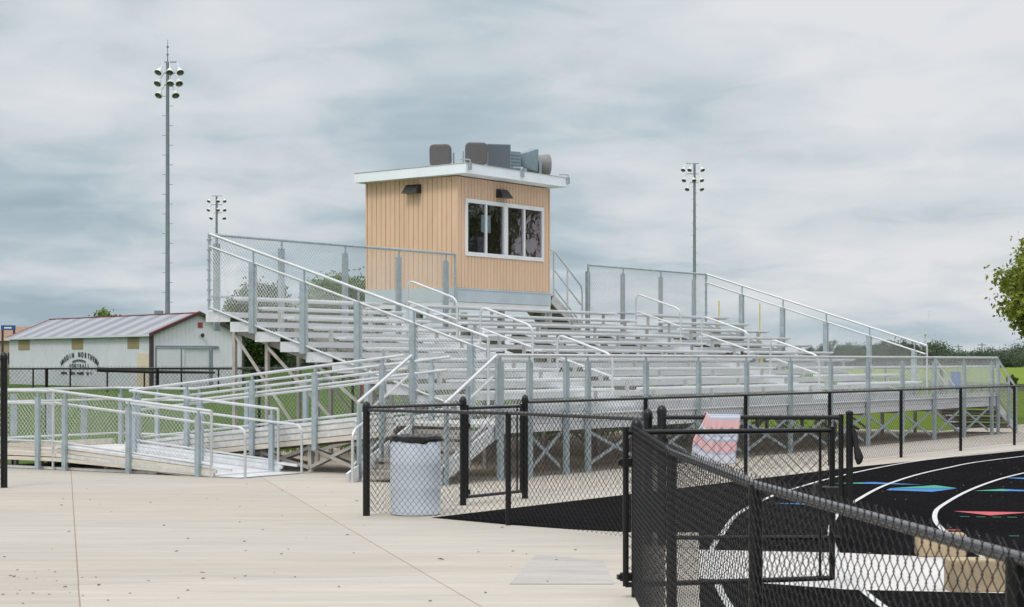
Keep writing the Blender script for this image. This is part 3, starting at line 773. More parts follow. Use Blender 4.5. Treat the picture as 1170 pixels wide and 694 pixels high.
# ------------------------------------------------------------------ press box
BU0, BU1, BW0, BW1, BZ0, BZ1 = 7.67, 11.30, 7.95, 10.41, 3.33, 5.72
B = empty('press_box', wp(BU0, BW0, 0), 'tan board-sided press box with white trimmed windows standing at the top of the stand', 'press box', rz=RZ)
LU, LW = BU1-BU0, BW1-BW0
wu0, wu1, wz0, wz1 = 7.98-BU0, 11.01-BU0, 4.07, 5.225
def siding(mb, a, b2, z0, z1, place, hole=None, pitch=.125):
    n = int(round((b2-a)/pitch)); p = (b2-a)/n
    for i in range(n):
        x0 = a+i*p + (.008 if i % 2 else .005); x1 = a+(i+1)*p - .005
        spans = [(z0,z1)]
        if hole and x1 > hole[0] and x0 < hole[1]:
            spans = [(z0,hole[2]),(hole[3],z1)]
            pieces = []
            if x0 < hole[0]: pieces.append((x0,hole[0],z0,z1)); x0 = hole[0]
            if x1 > hole[1]: pieces.append((hole[1],x1,z0,z1)); x1 = hole[1]
            for q in pieces: place(mb, *q)
        for s0, s1 in spans: place(mb, x0, x1, s0, s1)
# walls: backing (dark joint colour) + boards
back = MB()
h = (wu0, wu1, wz0, wz1)
back.box(0, LU, .012, .09, BZ0, h[2]); back.box(0, LU, .012, .09, h[3], BZ1); back.box(0, h[0], .012, .09, h[2], h[3]); back.box(h[1], LU, .012, .09, h[2], h[3])
back.box(.012, .09, .092, LW, BZ0, BZ1); back.box(LU-.09, LU-.012, .092, LW, BZ0, BZ1); back.box(.092, LU-.092, LW-.09, LW, BZ0, BZ1)
back.build('wall_frame', M['tan_dark'], B)
fr = MB(); siding(fr, .02, LU-.02, BZ0, BZ1, lambda m_, x0, x1, z0, z1: m_.box(x0, x1, -.006, .011, z0, z1), h)
fr.build('front_wall', M['tan'], B)
sd_ = MB(); siding(sd_, .02, LW-.02, BZ0, BZ1, lambda m_, x0, x1, z0, z1: m_.box(-.006, .011, x0, x1, z0, z1), None, .125)
sd_.build('side_wall', M['tan'], B)
sd2 = MB(); siding(sd2, .02, LW-.02, BZ0, BZ1, lambda m_, x0, x1, z0, z1: m_.box(LU-.011, LU+.006, x0, x1, z0, z1), None, .125)
sd2.build('side_wall', M['tan'], B)
mb = MB(); mb.box(-.02, .018, -.02, .016, BZ0, BZ1-.005); mb.build('corner_board', M['tan'], B)
mb = MB(); mb.box(LU-.018, LU+.02, -.02, .016, BZ0, BZ1-.005); mb.build('corner_board', M['tan'], B)
mb = MB(); mb.box(-.02, .018, LW-.016, LW+.02, BZ0, BZ1-.005); mb.build('corner_board', M['tan'], B)
mb = MB(); mb.box(.1, LU-.1, .1, LW-.1, BZ0-.02, BZ0+.03); mb.box(.1, LU-.1, .1, LW-.1, BZ1-.05, BZ1-.002); mb.box(.092, LU-.092, LW-.13, LW-.092, BZ0+.03, BZ1-.05); mb.box(.3,LU-.3,.12,.6,BZ0+.7,BZ0+.74)
mb.box(.5,.9,.9,1.3,BZ0+.04,BZ0+1.2); mb.box(2.2,2.6,1.0,1.4,BZ0+.04,BZ0+1.25); mb.box(1.3,1.5,1.6,2.2,BZ0+.04,BZ0+1.7)
mb.build('interior', M['dark_room'], B)
# base channels
mb = MB(); mb.box(-.03, LU+.03, -.035, .06, BZ0-.30, BZ0-.004); mb.box(-.03, .06, .062, LW+.03, BZ0-.30, BZ0-.004); mb.box(LU-.06, LU+.03, .062, LW+.03, BZ0-.30, BZ0-.004)
mb.box(-.03, LU+.03, -.05, -.037, BZ0-.035, BZ0-.006)
mb.build('base_channel', M['grey_trim'], B)
mb = MB(); mb.box(-.03, LU+.03, -.02, .06, BZ0-.43, BZ0-.305); mb.box(-.02, .06, .065, LW, BZ0-.43, BZ0-.305); mb.build('base_board', M['white_trim'], B)
for x in (.05, LU/2, LU-.05):
    for y in (.1, LW-.1):
        mb = MB(); mb.box(x-.06, x+.06, y-.06, y+.06, 0, BZ0-.43); mb.build('support_post', M['under'], B)
# window
wf = MB(); t_ = .065
wf.box(wu0-.03, wu1+.03, -.035, .03, wz0-.04, wz0+t_-.02); wf.box(wu0-.03, wu1+.03, -.035, .03, wz1-t_+.02, wz1+.04)
wf.box(wu0-.03, wu0+.045, -.034, .03, wz0+.047, wz1-.047); wf.box(wu1-.045, wu1+.03, -.034, .03, wz0+.047, wz1-.047)
mid = (wu0+wu1)/2
wf.box(mid-.075, mid+.075, -.034, .03, wz0+.047, wz1-.047)
for x in ((wu0+mid)/2+.0, (wu1+mid)/2): wf.box(x-.03, x+.03, -.026, .03, wz0+.047, wz1-.047)
wo = wf.build('window', M['white_trim'], B)
qs = [wu0+.045, (wu0+mid)/2, mid, (wu1+mid)/2, wu1-.045]
for k in range(4):
    x0 = qs[k] + (.03 if k in (1,3) else .075 if k == 2 else 0); x1 = qs[k+1] - (.03 if k in (0,2) else .075 if k == 1 else 0)
    mb = MB(); y = .0 if k in (0,3) else .012
    mb.add([(x0,y,wz0+.047),(x1,y,wz0+.047),(x1,y,wz1-.047),(x0,y,wz1-.047)], [(0,1,2,3)]); mb.build('pane', M['glass'], wo)
mb = MB(); mb.box(wu0+.62, wu0+.98, .02, .024, wz0+.50, wz0+.88); mb.build('notice', M['paper'], wo)
# roof
mb = MB()
r0u, r1u, r0w, r1w = 7.42-BU0, 11.5-BU0, 7.55-BW0, 10.56-BW0
zf_, zb_ = 5.955, 5.895
def slab(mb, x0, x1, y0, y1, zt0, zt1, th):
    mb.add([(x0,y0,zt0-th),(x1,y0,zt0-th),(x1,y1,zt1-th),(x0,y1,zt1-th),(x0,y0,zt0),(x1,y0,zt0),(x1,y1,zt1),(x0,y1,zt1)], [(0,3,2,1),(4,5,6,7),(0,1,5,4),(1,2,6,5),(2,3,7,6),(3,0,4,7)])
slab(mb, r0u, r1u, r0w, r1w, zf_, zb_, .205)
M['fascia'] = mat('pale_blue_white_fascia', (.80,.87,.91), .45, 0, .05, 2)
rf = mb.build('roof', M['fascia'], B)
mb = MB(); slab(mb, r0u-.012, r1u+.012, r0w-.012, r1w+.012, zf_+.014, zb_+.014, .012); mb.build('drip_edge', M['roofing'], rf)
for x in (r0u+.12, (r0u+r1u)/2+.1, r1u-.05):
    mb = MB(); mb.box(x-.04, x+.04, r0w-.05, r0w-.014, zf_-.13, zf_+.02)
    mb.tube(fillet([(x, r0w-.03, zf_+.03), (x, r0w-.03, zf_+.08), (x-.15, r0w+.12, zf_+.08)], .05, 4), .015, 6)
    mb.build('conduit_box', M['galv'], rf)
# wall lights
def wall_light(Mx):
    mb = MB()
    a, b2, c_ = .20, .12, .19
    vs = [(-a,0,0),(a,0,0),(a,0,c_),(-a,0,c_),(-a,-.20,.0),(a,-.20,.0),(a*.8,-.07,c_),(-a*.8,-.07,c_)]
    mb.add(vs, [(0,1,2,3),(0,4,5,1),(4,7,6,5),(3,2,6,7),(0,3,7,4),(1,5,6,2)], Mx)
    o = mb.build('wall_light', M['fixture'], B)
    m2 = MB(); m2.add([(-a*.85,-.03,-.004),(a*.85,-.03,-.004),(a*.85,-.18,-.004),(-a*.85,-.18,-.004)], [(0,1,2,3)], Mx); m2.build('lens', M['flood_in'], o)
wall_light(Matrix.Translation((1.66, -.008, 5.36)))
wall_light(Matrix.Translation((-.008, 1.15, 5.40)) @ Matrix.Rotation(-math.pi/2, 4, 'Z'))
# access stair to its door, running along the back of the stand
st = MB()
for y in (.12, 1.0): st.beam((LU+1.55, y, 2.50), (LU+.30, y, BZ0-.12), .04, .22)
st.box(LU+.03, LU+.35, .05, 1.1, BZ0-.06, BZ0-.01)
sto = st.build('access_stair', M['alu_dull'], B)
for q in range(5):
    x = LU + .38 + q*.25; z = BZ0 - .19 - q*.165
    t_ = MB(); t_.box(x-.02, x+.26, .14, .98, z-.04, z); t_.box(x-.02, x-.008, .14, .98, z, z+.12); t_.build('tread', M['wood_step'], sto)
def sz(x): return BZ0 + 1.0 - max(0, (x-LU-.3))*.66
for y, m_ in ((.06, False), (1.06, True)):
    hb = MB(); pts = [(LU+.04, y, sz(LU)), (LU+.3, y, sz(LU+.3)), (LU+1.55, y, sz(LU+1.55)), (LU+1.55, y, 2.55)]
    hb.tube(fillet(pts, .14 if not m_ else .02, 5), .022, 8)
    hb.tube([(LU+.3, y, sz(LU+.3)-.45), (LU+1.5, y, sz(LU+1.5)-.45)], .018, 8)
    hb.tube([(LU+.3, y, sz(LU+.3)-.88), (LU+1.5, y, sz(LU+1.5)-.88)], .018, 8)
    for x in (LU+.3, LU+.9): hb.tube([(x, y, sz(x)-1.05), (x, y, sz(x))], .02, 8)
    hb.build('stair_rail', M['galv_wire'], sto, True)
    if m_: chain(MB(), (LU+.3, y, sz(LU+.3)-.88), (LU+1.5, y, sz(LU+1.5)-.88), .86).build('mesh_panel', M['galv_wire'], sto)

# ------------------------------------------------------------------ loudspeakers on the roof
def rr(a, b, rad, n=4):
    out = []
    for cx, cy, s0 in ((a-rad,b-rad,0),(-a+rad,b-rad,90),(-a+rad,-b+rad,180),(a-rad,-b+rad,270)):
        for k in range(n+1):
            g = R(s0+90*k/n); out.append((cx+rad*math.cos(g), cy+rad*math.sin(g)))
    return out
ZR = 5.972
def stand(parent, wd, h0, dp=.0):
    for sx in (-1, 1):
        y = MB(); y.box(sx*wd-.012, sx*wd+.012, -.03, .03, 0, h0); y.box(sx*wd-.05, sx*wd+.05, -.09, .09, 0, .012); y.build('bracket', M['galv'], parent)
def horn(loc, rz, label, face, body, sz_=.235, tilt=0, depth=.42, h0=.30):
    o = empty('horn_speaker', loc, label, 'loudspeaker', 'loudspeakers on the press box roof', rz)
    Mx = Matrix.Translation((0,0,h0)) @ Matrix.Rotation(R(tilt), 4, 'X')
    rings = []
    for d, s_, rad in ((0,.95,.08),(.02,1.0,.105),(.07,1.0,.105),(.075,.94,.105),(.2,.90,.10),(.32,.68,.12),(depth,.42,.10)):
        rings.append([(x*s_, d-.2, z*s_) for x, z in rr(sz_, sz_, rad)])
    mb = MB(); mb.loft(rings, Mx); mb.build('horn_body', M[body], o, True)
    mb = MB(); mb.loft([[(x*.9, -.203, z*.9) for x, z in rr(sz_, sz_, .085)], [(x*.86, -.214, z*.86) for x, z in rr(sz_, sz_, .07)]], Mx); mb.build('grille', M[face], o, True)
    stand(o, sz_+.02, h0+.05)
    return o
def at(px_, Z, z): return Vector(((px_-585)/F*Z, Z, z))
RW = .35
def roof_pt(u, w): return wp(u, w, ZR - .02*(w-7.6))
horn(roof_pt(8.15, 8.7), R(-12), 'grey square horn speaker standing alone at the left end of the roof', 'horn_face', 'horn_grey', .24, 4)
horn(roof_pt(8.42, 8.0), R(8), 'grey square horn speaker second from left beside the flat dark panel speaker', 'horn_face', 'horn_grey', .245, 4)
# flat panel speaker
o = empty('panel_speaker', roof_pt(9.12, 7.88), 'large flat blue grey square panel speaker facing forward on the roof', 'loudspeaker', 'loudspeakers on the press box roof', R(16))
mb = MB(); Mx = Matrix.Translation((0,0,.29))
mb.loft([[(x, -.05, z) for x, z in rr(.275,.275,.012)], [(x, .02, z) for x, z in rr(.275,.275,.012)], [(x*.8, .16, z*.8) for x, z in rr(.275,.275,.05)], [(x*.45, .36, z*.45) for x, z in rr(.275,.275,.1)]], Mx); mb.build('cabinet', M['grille_light'], o, True)
mb = MB(); mb.loft([[(x, -.052, z) for x, z in rr(.26,.26,.01)], [(x, -.064, z) for x, z in rr(.255,.255,.01)]], Mx); mb.build('grille', M['grille'], o)
stand(o, .15, .1)
o = empty('box_speaker', roof_pt(9.78, 7.98), 'small pale blue grey box speaker wedged between two larger ones', 'loudspeaker', 'loudspeakers on the press box roof', R(38))
mb = MB(); mb.loft([[(x, -.1, z+.25) for x, z in rr(.20,.22,.02)], [(x, .05, z+.25) for x, z in rr(.20,.22,.02)], [(x*.7, .25, z*.7+.25) for x, z in rr(.20,.22,.03)]]); mb.build('cabinet', M['grille_light'], o, True)
for k in range(5):
    mb = MB(); mb.box(-.17,.17,-.108,-.101,.08+k*.075,.085+k*.075); mb.build('grille_bar', M['grille'], o)
stand(o, .1, .06)
o = empty('flare_horn_speaker', roof_pt(10.22, 7.92), 'pale blue wide flare horn speaker turned sideways with its mouth to the right', 'loudspeaker', 'loudspeakers on the press box roof', R(104))
Mx = Matrix.Translation((0,0,.33)) @ Matrix.Rotation(R(-8),4,'Y')
mb = MB(); mb.loft([[(x, -.26, z) for x, z in rr(.25,.25,.02)], [(x*1.03, -.22, z*1.03) for x, z in rr(.25,.25,.02)], [(x*.72, -.02, z*.72) for x, z in rr(.25,.25,.03)], [(x*.4, .2, z*.45) for x, z in rr(.25,.25,.05)]], Mx); mb.build('flare', M['grille_light'], o, True)
mb = MB(); mb.loft([[(x, -.263, z) for x, z in rr(.225,.225,.02)], [(x, -.27, z) for x, z in rr(.22,.22,.02)]], Mx); mb.build('grille', M['grille'], o)
stand(o, .12, .12)
o = empty('round_horn_speaker', roof_pt(10.85, 7.98), 'pale grey barrel shaped horn speaker lying on its side at the right roof end', 'loudspeaker', 'loudspeakers on the press box roof', R(14))
Mx = Matrix.Translation((0,0,.27)) @ Matrix.Rotation(R(90),4,'Y')
mb = MB(); mb.lathe([(.15,-.30),(.19,-.27),(.205,-.1),(.235,.1),(.25,.24),(.24,.28)], 24, Mx); mb.build('barrel', M['horn_light'], o, True)
mb = MB(); mb.lathe([(.215,.281),(.20,.286)], 24, Mx); mb.build('grille', M['horn_face'], o)
mb = MB(); mb.box(-.03,.03,-.29,-.262,0,.34); mb.box(-.03,.03,.262,.29,0,.34); mb.build('bracket', M['galv'], o)

# ------------------------------------------------------------------ black chain link fences
def fence(name, label, pts, hgt, post_r=.030, group=None, skip=(), rail_r=.021, D=.081, r=.0023, n=3, caps=True, side=1, spacing=None):
    L0 = Vector((*pts[0],0)); o = empty(name, L0, label, 'fence', group)
    P = [Vector((*p,0))-L0 for p in pts]
    for i, p in enumerate(P):
        if i in skip: continue
        big = (i == 0 or i == len(P)-1)
        rp = post_r*1.35 if big else post_r
        mb = MB(); mb.tube([(p.x,p.y,-.02),(p.x,p.y,hgt+(.02 if big else -.015))], rp, 12)
        q = mb.build('post', M['black'], o, True)
        if big:
            mb = MB(); mb.lathe([(rp*1.12,hgt-.02),(rp*1.12,hgt+.02),(rp*.9,hgt+.055),(rp*.4,hgt+.075),(.004,hgt+.08)], 12, Matrix.Translation(p)); mb.build('post_cap', M['black'], q, True)
    for i in range(len(P)-1):
        a, b2 = P[i], P[i+1]
        mb = MB(); mb.tube([(a.x,a.y,hgt-.02),(b2.x,b2.y,hgt-.02)], rail_r, 10); mb.build('top_rail', M['black_rail'], o, True)
        d = (b2-a).normalized(); nn = Vector((-d.y,d.x,0))*side*(post_r+.006)
        chain(MB(), a+nn+Vector((0,0,.05)), b2+nn+Vector((0,0,.05)), hgt-.05, D, r, n, tip=.035).build('mesh_panel', M['black_wire'], o)
    return o
def W2(u, w=-2.35): return tuple(wp(u,w).xy)
fence('chain_link_fence', 'long black chain link fence between the stand and the track, right of the walk gate', [W2(u) for u in (-5.28,-2.2,.9,4.0,7.1,10.1,13.2,16.3,19.4,22.5)], 1.25, side=-1)
fence('chain_link_fence', 'short black chain link fence left of the walk gate behind the pale blue bin', [W2(-8.53), W2(-6.64)], 1.25, side=-1, skip=(0,))
fence('chain_link_fence', 'black chain link side fence with the bin behind it, ending at the double gate', [W2(-8.53), (-.04,20.2), (1.30,18.1)], 1.22, side=-1)
def gate(name, label, A, B_, hgt, group=None, cat='gate', latch=True, mesh_side=1, rt=.020):
    A, B_ = Vector((*A,0)), Vector((*B_,0)); o = empty(name, A, label, cat, group)
    d = B_-A; dn = d.normalized(); nn = Vector((-dn.y,dn.x,0))*.028*mesh_side
    f_ = MB()
    f_.tube([(0,0,.09),(0,0,hgt+.04)], rt*1.15, 10); f_.tube([(d.x,d.y,.09),(d.x,d.y,hgt+.03)], rt*1.15, 10)
    f_.tube([(0,0,hgt),(d.x,d.y,hgt)], rt, 10); f_.tube([(0,0,.10),(d.x,d.y,.10)], rt, 10)
    e_ = d-dn*.10; f_.tube([(e_.x,e_.y,.10),(e_.x,e_.y,hgt)], .011, 8)
    f_.build('frame', M['black'], o, True)
    chain(MB(), nn+Vector((0,0,.10)), d+nn+Vector((0,0,.10)), hgt-.10, tip=.03, r=.0023).build('mesh_panel', M['black_wire'], o)
    for z in (.16, hgt-.22):
        hmb = MB(); hmb.lathe([(.045,z-.03),(.045,z+.03)], 10); hmb.box(-.065,.02,-.02,.02,z-.018,z+.018, Matrix.Rotation(math.atan2(dn.y,dn.x),4,'Z'))
        hmb.build('hinge', M['black'], o)
    if latch:
        p = d-dn*.02; lm = MB(); Mx = Matrix.Translation((p.x,p.y,0)) @ Matrix.Rotation(math.atan2(dn.y,dn.x),4,'Z')
        lm.bbox(-.055,.055,-.05,.05,.72,.80,.01,Mx); lm.box(-.13,-.075,-.03,.03,.70,.82,Mx); lm.box(-.075,-.055,-.012,.012,.77,.79,Mx)
        lm.build('latch', M['fixture'], o)
    return o
gate('walk_gate', 'closed black walk gate in the fence in front of the left stair', W2(-6.56), W2(-5.36), 1.18, latch=False)
gate('gate_leaf', 'nearer open black gate leaf with a latch, hinged on the near fence', (.84,14.0), (2.44,14.45), 1.225)
gate('gate_leaf', 'farther open black gate leaf with a striped towel over its top rail', (1.42,17.75), (3.08,17.75), 1.225, latch=False, rt=.021)
# black nylon strap bag hung on the farther leaf
gp = Vector((3.16,17.75,0))
o = empty('gate_stop_post', gp, 'thin black post at the free end of the farther gate leaf', 'post')
mb = MB(); mb.tube([(0,0,0),(0,0,1.27)], .033, 12); mb.build('post', M['black'], o, True)
mb = MB(); mb.lathe([(.037,1.26),(.037,1.275),(.02,1.29),(.003,1.293)], 10); mb.build('post_cap', M['black'], o, True)
mb = MB()
prof = [(.045,1.10,0),(.055,1.05,.02),(.06,.98,.03),(.05,.93,.035),(.075,.88,.05),(.085,.83,.06),(.06,.79,.06),(.025,.765,.055)]
mb.loft([[(x_+ .055*math.cos(a)*s_*9, .05*math.sin(a)*s_*9, z_) for a in [2*math.pi*k/8 for k in range(8)]] for s_, z_, x_ in prof])
mb.tube([(.0,-.03,1.13),(.05,-.04,1.10),(.05,.03,1.10),(.0,.04,1.13)], .012, 6)
tag(mb.build('nylon_bag', M['strap'], None, True, Vector((3.185,17.73,0.02))), 'small black nylon bag hanging on the thin post at the gate end', 'bag')
# gate post beside the farther leaf
o = empty('gate_post', (1.42,17.98,0), 'round capped black gate post second behind the near fence end', 'post')
mb = MB(); mb.tube([(0,0,0),(0,0,1.27)], .042, 12); mb.build('post', M['black'], o, True)
mb = MB(); mb.lathe([(.048,1.25),(.048,1.285),(.036,1.32),(.015,1.335),(.003,1.337)], 12); mb.build('post_cap', M['black'], o, True)
# near fence
NFP = [(.925,14.05),(.905,10.75),(1.015,7.9),(1.325,4.98),(1.66,2.1)]
fence('chain_link_fence', 'nearest black chain link fence running from the double gate past the camera', NFP, 1.255, side=-1, r=.0019, n=5, D=.078, rail_r=.0195)
# tall fence at the far left of the frame
fence('tall_chain_link_fence', 'tall black chain link fence ending in a post at the left edge', [(-7.02,26.2),(-8.3,25.3),(-11,23.3)], 1.80, post_r=.036, side=1)
# fence around the grass field
fence('field_fence', 'black chain link fence along the grass field in front of the white shed', [(-15.2,40),(-13.0,42),(-10.8,44),(-8.6,46),(-6.4,48),(-4.2,50),(-2.0,52),(.2,54),(2.4,56)], 1.60, side=-1, post_r=.038, caps=False, D=.105, r=.0038)
# farther low fence with rolled wind screen
P1, P2 = (-31.5,108), (-12.5,108)
n_ = 9
o = fence('field_fence', 'low dark fence across the far side of the grass in front of the shed', [(P1[0]+(P2[0]-P1[0])*k/n_, 108) for k in range(n_+1)], 1.32, post_r=.05, D=.16, r=.005, rail_r=.03)
mb = MB(); mb.tube([(-23.6,107.9,1.28),(-20.5,107.9,1.15),(-16.9,107.9,1.10)], .14, 8, r2=.06)
tag(mb.build('windscreen_roll', M['strap'], None, True), 'black rolled windscreen sagging along the far fence in front of the shed', 'windscreen')
o = empty('pen_fence', (-21.98,117,0), 'grey galvanised pen fence standing in front of the shed sliding door', 'fence')
for x in (0, 1.58, 3.4):
    mb = MB(); rr_ = .13 if x == 3.4 else .05; mb.tube([(x,0,0),(x,0,2.6)], rr_, 8); mb.build('post', M['pole'], o, True)
mb = MB(); mb.tube([(0,0,2.55),(3.4,0,2.55)], .035, 8); mb.build('top_rail', M['pole'], o, True)
chain(MB(), (0,0,.1),(3.4,0,.1), 2.4, .12, .003).build('mesh_panel', M['pole'], o)

# ------------------------------------------------------------------ bin, towel, blocks
o = empty('trash_bin', (-1.10,21.62,0), 'pale blue plastic drum bin with a black liner folded over its rim', 'trash bin')
mb = MB(); mb.lathe([(.255,.0),(.285,.015),(.29,.05),(.285,.07),(.288,.30),(.2895,.31),(.288,.32),(.289,.58),(.2905,.59),(.289,.60),(.287,.86),(.27,.88)], 32); mb.build('drum', M['drum'], o, True)
mb = MB(); n = 40; ring = []
for d, z in ((-.003,.035),(.004,.05),(.006,.075),(.0,.10),(-.025,.11),(-.24,.085)):
    ring.append([((.294+d+.006*math.sin(k*2.3+z*40))*math.cos(2*math.pi*k/n), (.294+d+.006*math.sin(k*2.3+z*40))*math.sin(2*math.pi*k/n), .80+z+(.014*math.sin(k*.55)+.010*math.sin(k*1.7) if z < .04 else .005*math.sin(k*1.1))) for k in range(n)])
mb.loft(ring, cap=False); mb.build('liner', M['liner'], o, True)
# towel
def towel():
    A, d = Vector((1.42,17.75,0)), Vector((1,0,0))
    x0, x1 = .29, .70; nx, ny = 28, 40; top = 1.225+.028
    vs = []; fs = []; uvs = []
    for j in range(ny+1):
        v = j/ny
        for i in range(nx+1):
            u = i/nx
            bunch = max(0, 1-u*3.2)
            s_ = (v-.36)                          # <0 hangs behind, >0 hangs in front
            if abs(s_) < .05:
                a_ = s_/.05*math.pi/2; y = -.034*math.sin(a_); z = top-.034+.034*math.cos(a_)
            else:
                y = -math.copysign(.034, s_) - math.copysign(.012*math.sin(u*17+1)+.008*math.sin(u*31), s_)*min(1,(abs(s_)-.05)*5)
                z = top-.034-(abs(s_)-.05)*.72
            x = x0+(x1-x0)*u
            if s_ > 0:
                x += -.05*bunch*(1-v)*0 + .02*math.sin(v*5) - .012*v
                z += .018*math.sin(u*6+.5)*s_
            x += (.10*bunch*max(0,1-abs(s_)*3.0))
            z += .02*bunch*max(0,1-abs(s_)*2)
            vs.append((A.x+x, A.y+y, z)); uvs.append((u, min(.999, max(0, v + .10*bunch*(1 if s_>0 else 0)))))
    for j in range(ny):
        for i in range(nx):
            a = j*(nx+1)+i; fs.append((a,a+1,a+nx+2,a+nx+1))
    mb = MB(); mb.add(vs, fs); ob = mb.build('towel', M['towel'], None, True)
    uvl = ob.data.uv_layers.new(name='UVMap')
    for lp in ob.data.loops: uvl.data[lp.index].uv = uvs[lp.vertex_index]
    sm = ob.modifiers.new('thick', 'SOLIDIFY'); sm.thickness = .006
    tag(ob, 'pink, white and blue striped towel draped over the farther gate leaf', 'towel')
towel()
for (x, y, wd, dp, hh, rz, lab) in ((3.52,14.42,.43,.24,.235,-.03,'tan foam block standing in front on the pale path beyond the near fence'), (3.83,16.95,.43,.24,.20,-.06,'farther tan foam block half hidden behind the near fence rail')):
    mb = MB(); rg = []
    for z, s_ in ((0,.985),(.015,1),(hh-.02,1),(hh-.005,.985),(hh,.95)):
        rg.append([(a*s_, b_*s_, z) for a, b_ in rr(wd/2, dp/2, .025, 3)])
    mb.loft(rg); ob = mb.build('foam_block', M['stone'], None, True, (x,y,.016)); ob.rotation_euler = (0,0,rz)
    tag(ob, lab, 'foam block', 'tan blocks on the track')

# ------------------------------------------------------------------ shed
C0 = Vector((-23.8,125,0)); sv = Vector((-14.7,20.0,0)); gv = Vector((5.5,4.02,0))
LS, LG = sv.length, gv.length
SH = empty('storage_shed', C0, 'white ribbed metal storage shed with grey gable roof and black football lettering', 'shed', rz=math.atan2(gv.y, gv.x))
# local: x along gable (0..LG), y along the long side (0..LS)
EZ, PZ = 3.55, 4.95
mb = MB()
def ribs(mb, a, b2, top, place, pitch=.30):
    n = int((b2-a)/pitch); p = (b2-a)/n
    for i in range(n):
        x0, x1 = a+i*p, a+(i+1)*p
        place(mb, x0, x0+.06, top(x0+.03), .0); place(mb, x0+.06, x1, top((x0+x1)/2), .02)
ribs(mb, .0, LS, lambda s: EZ, lambda m_, a, b2, t_, d: m_.box(-.02+d, .1, a, b2, 0, t_))
ribs(mb, .0, LG, lambda s: EZ+(PZ-EZ)*(1-abs(s-LG/2)/(LG/2))-.05, lambda m_, a, b2, t_, d: m_.box(a, b2, -.04+d, .1-.001, 0, t_))
mb.box(LG-.1, LG, .12, LS, 0, EZ); mb.box(.12, LG-.12, LS-.1, LS, 0, EZ)
mb.build('wall', M['shed_white'], SH)
mb = MB()
for sgn in (0, 1):
    x0 = -.25 if sgn == 0 else LG+.25; ze = EZ-.09
    nseg = 60
    for k in range(nseg):
        y0 = -.3+(LS+.6)*k/nseg; y1 = y0+(LS+.6)/nseg-.03
        pts = [(x0,y0,ze),(x0,y1,ze),(LG/2,y1,PZ),(LG/2,y0,PZ)]
        pts2 = [(p[0],p[1],p[2]+.05) for p in pts]
        mb.add(pts+pts2, [(0,1,2,3),(7,6,5,4),(0,4,5,1),(1,5,6,2),(2,6,7,3),(3,7,4,0)])
    mb.add([(x0,-.3,ze-.002),(x0,LS+.3,ze-.002),(LG/2,LS+.3,PZ-.002),(LG/2,-.3,PZ-.002)], [(0,1,2,3)])
rf = mb.build('roof', M['shed_roof'], SH)
mb = MB(); mb.beam((-.27,-.32,EZ-.10),(LG/2,-.32,PZ+.03),.06,.2); mb.beam((LG+.27,-.32,EZ-.10),(LG/2,-.32,PZ+.03),.06,.2); mb.build('gable_trim', M['shed_trim'], SH)
mb = MB(); mb.beam((-.27,-.33,EZ+.03),(LG/2,-.33,PZ+.15),.08,.06); mb.beam((LG/2,-.3,PZ+.07),(LG/2,LS+.3,PZ+.07),.2,.04); mb.beam((-.27,LS+.3,EZ-.04),(LG/2,LS+.3,PZ+.06),.08,.06); mb.build('ridge_cap', M['shed_red'], SH)
mb = MB(); mb.box(-.08,.16,-.08,.12,0,EZ-.02); mb.build('corner_trim', M['shed_trim'], SH)
mb = MB(); mb.box(LG-.1,LG+.06,-.08,.1,0,EZ-.1); mb.build('corner_trim', M['shed_trim'], SH)
mb = MB(); mb.box(-.32,-.22,-.3,LS+.3,EZ-.16,EZ-.03); mb.build('gutter', M['shed_white'], SH)
def long_pt(px_):     # where a ray through picture column px_ meets the long wall -> local y
    k = (px_-585)/F
    return (k*C0.y - C0.x)/( (sv.x - k*sv.y)/LS )
def gab_pt(px_):
    k = (px_-585)/F
    return (k*C0.y - C0.x)/( (gv.x - k*gv.y)/LG )
for a, b2 in ((20.5,33),(82,95),(146,159)):
    y0, y1 = sorted((long_pt(a), long_pt(b2))); mb = MB(); mb.box(-.035,-.022,y0,y1,EZ-.95,EZ-.2); mb.build('wall_panel', M['tan_panel'], SH)
y0, y1 = sorted((long_pt(157.5), long_pt(170.5)))
mb = MB(); mb.box(-.05,-.022,y0-.06,y1+.06,0,2.35); do = mb.build('door_frame', M['shed_white'], SH)
mb = MB(); mb.box(-.07,-.052,y0,y1,.02,2.27); dd = mb.build('door', M['door_cream'], SH)
mb = MB(); mb.box(-.10,-.071,y1-.2,y1-.12,1.0,1.08); mb.build('handle', M['fixture'], dd)
x0, x1 = gab_pt(178), gab_pt(249)
mb = MB(); mb.box(x0,x1,-.14,-.045,2.62,2.78); mb.build('door_track', M['pole'], SH)
xm = gab_pt(208.5)
mb = MB(); mb.box(x0+.05,xm,-.09,-.05,.03,2.6); mb.box(xm,xm+.08,-.10,-.05,.03,2.6); mb.build('sliding_door', M['shed_white'], SH)
xv = gab_pt(228.5); mb = MB(); mb.box(xv-.18,xv+.18,-.07,-.042,4.0,4.35); mb.build('vent', M['shed_red'], SH)
mb = MB(); mb.lathe([(.05,0),(.13,.10),(.12,.2),(.05,.26)], 10, Matrix.Translation((gab_pt(230),-.2,3.35))); mb.box(gab_pt(230)-.03,gab_pt(230)+.03,-.2,-.04,3.56,3.6); mb.build('yard_light', M['fixture'], SH, True)
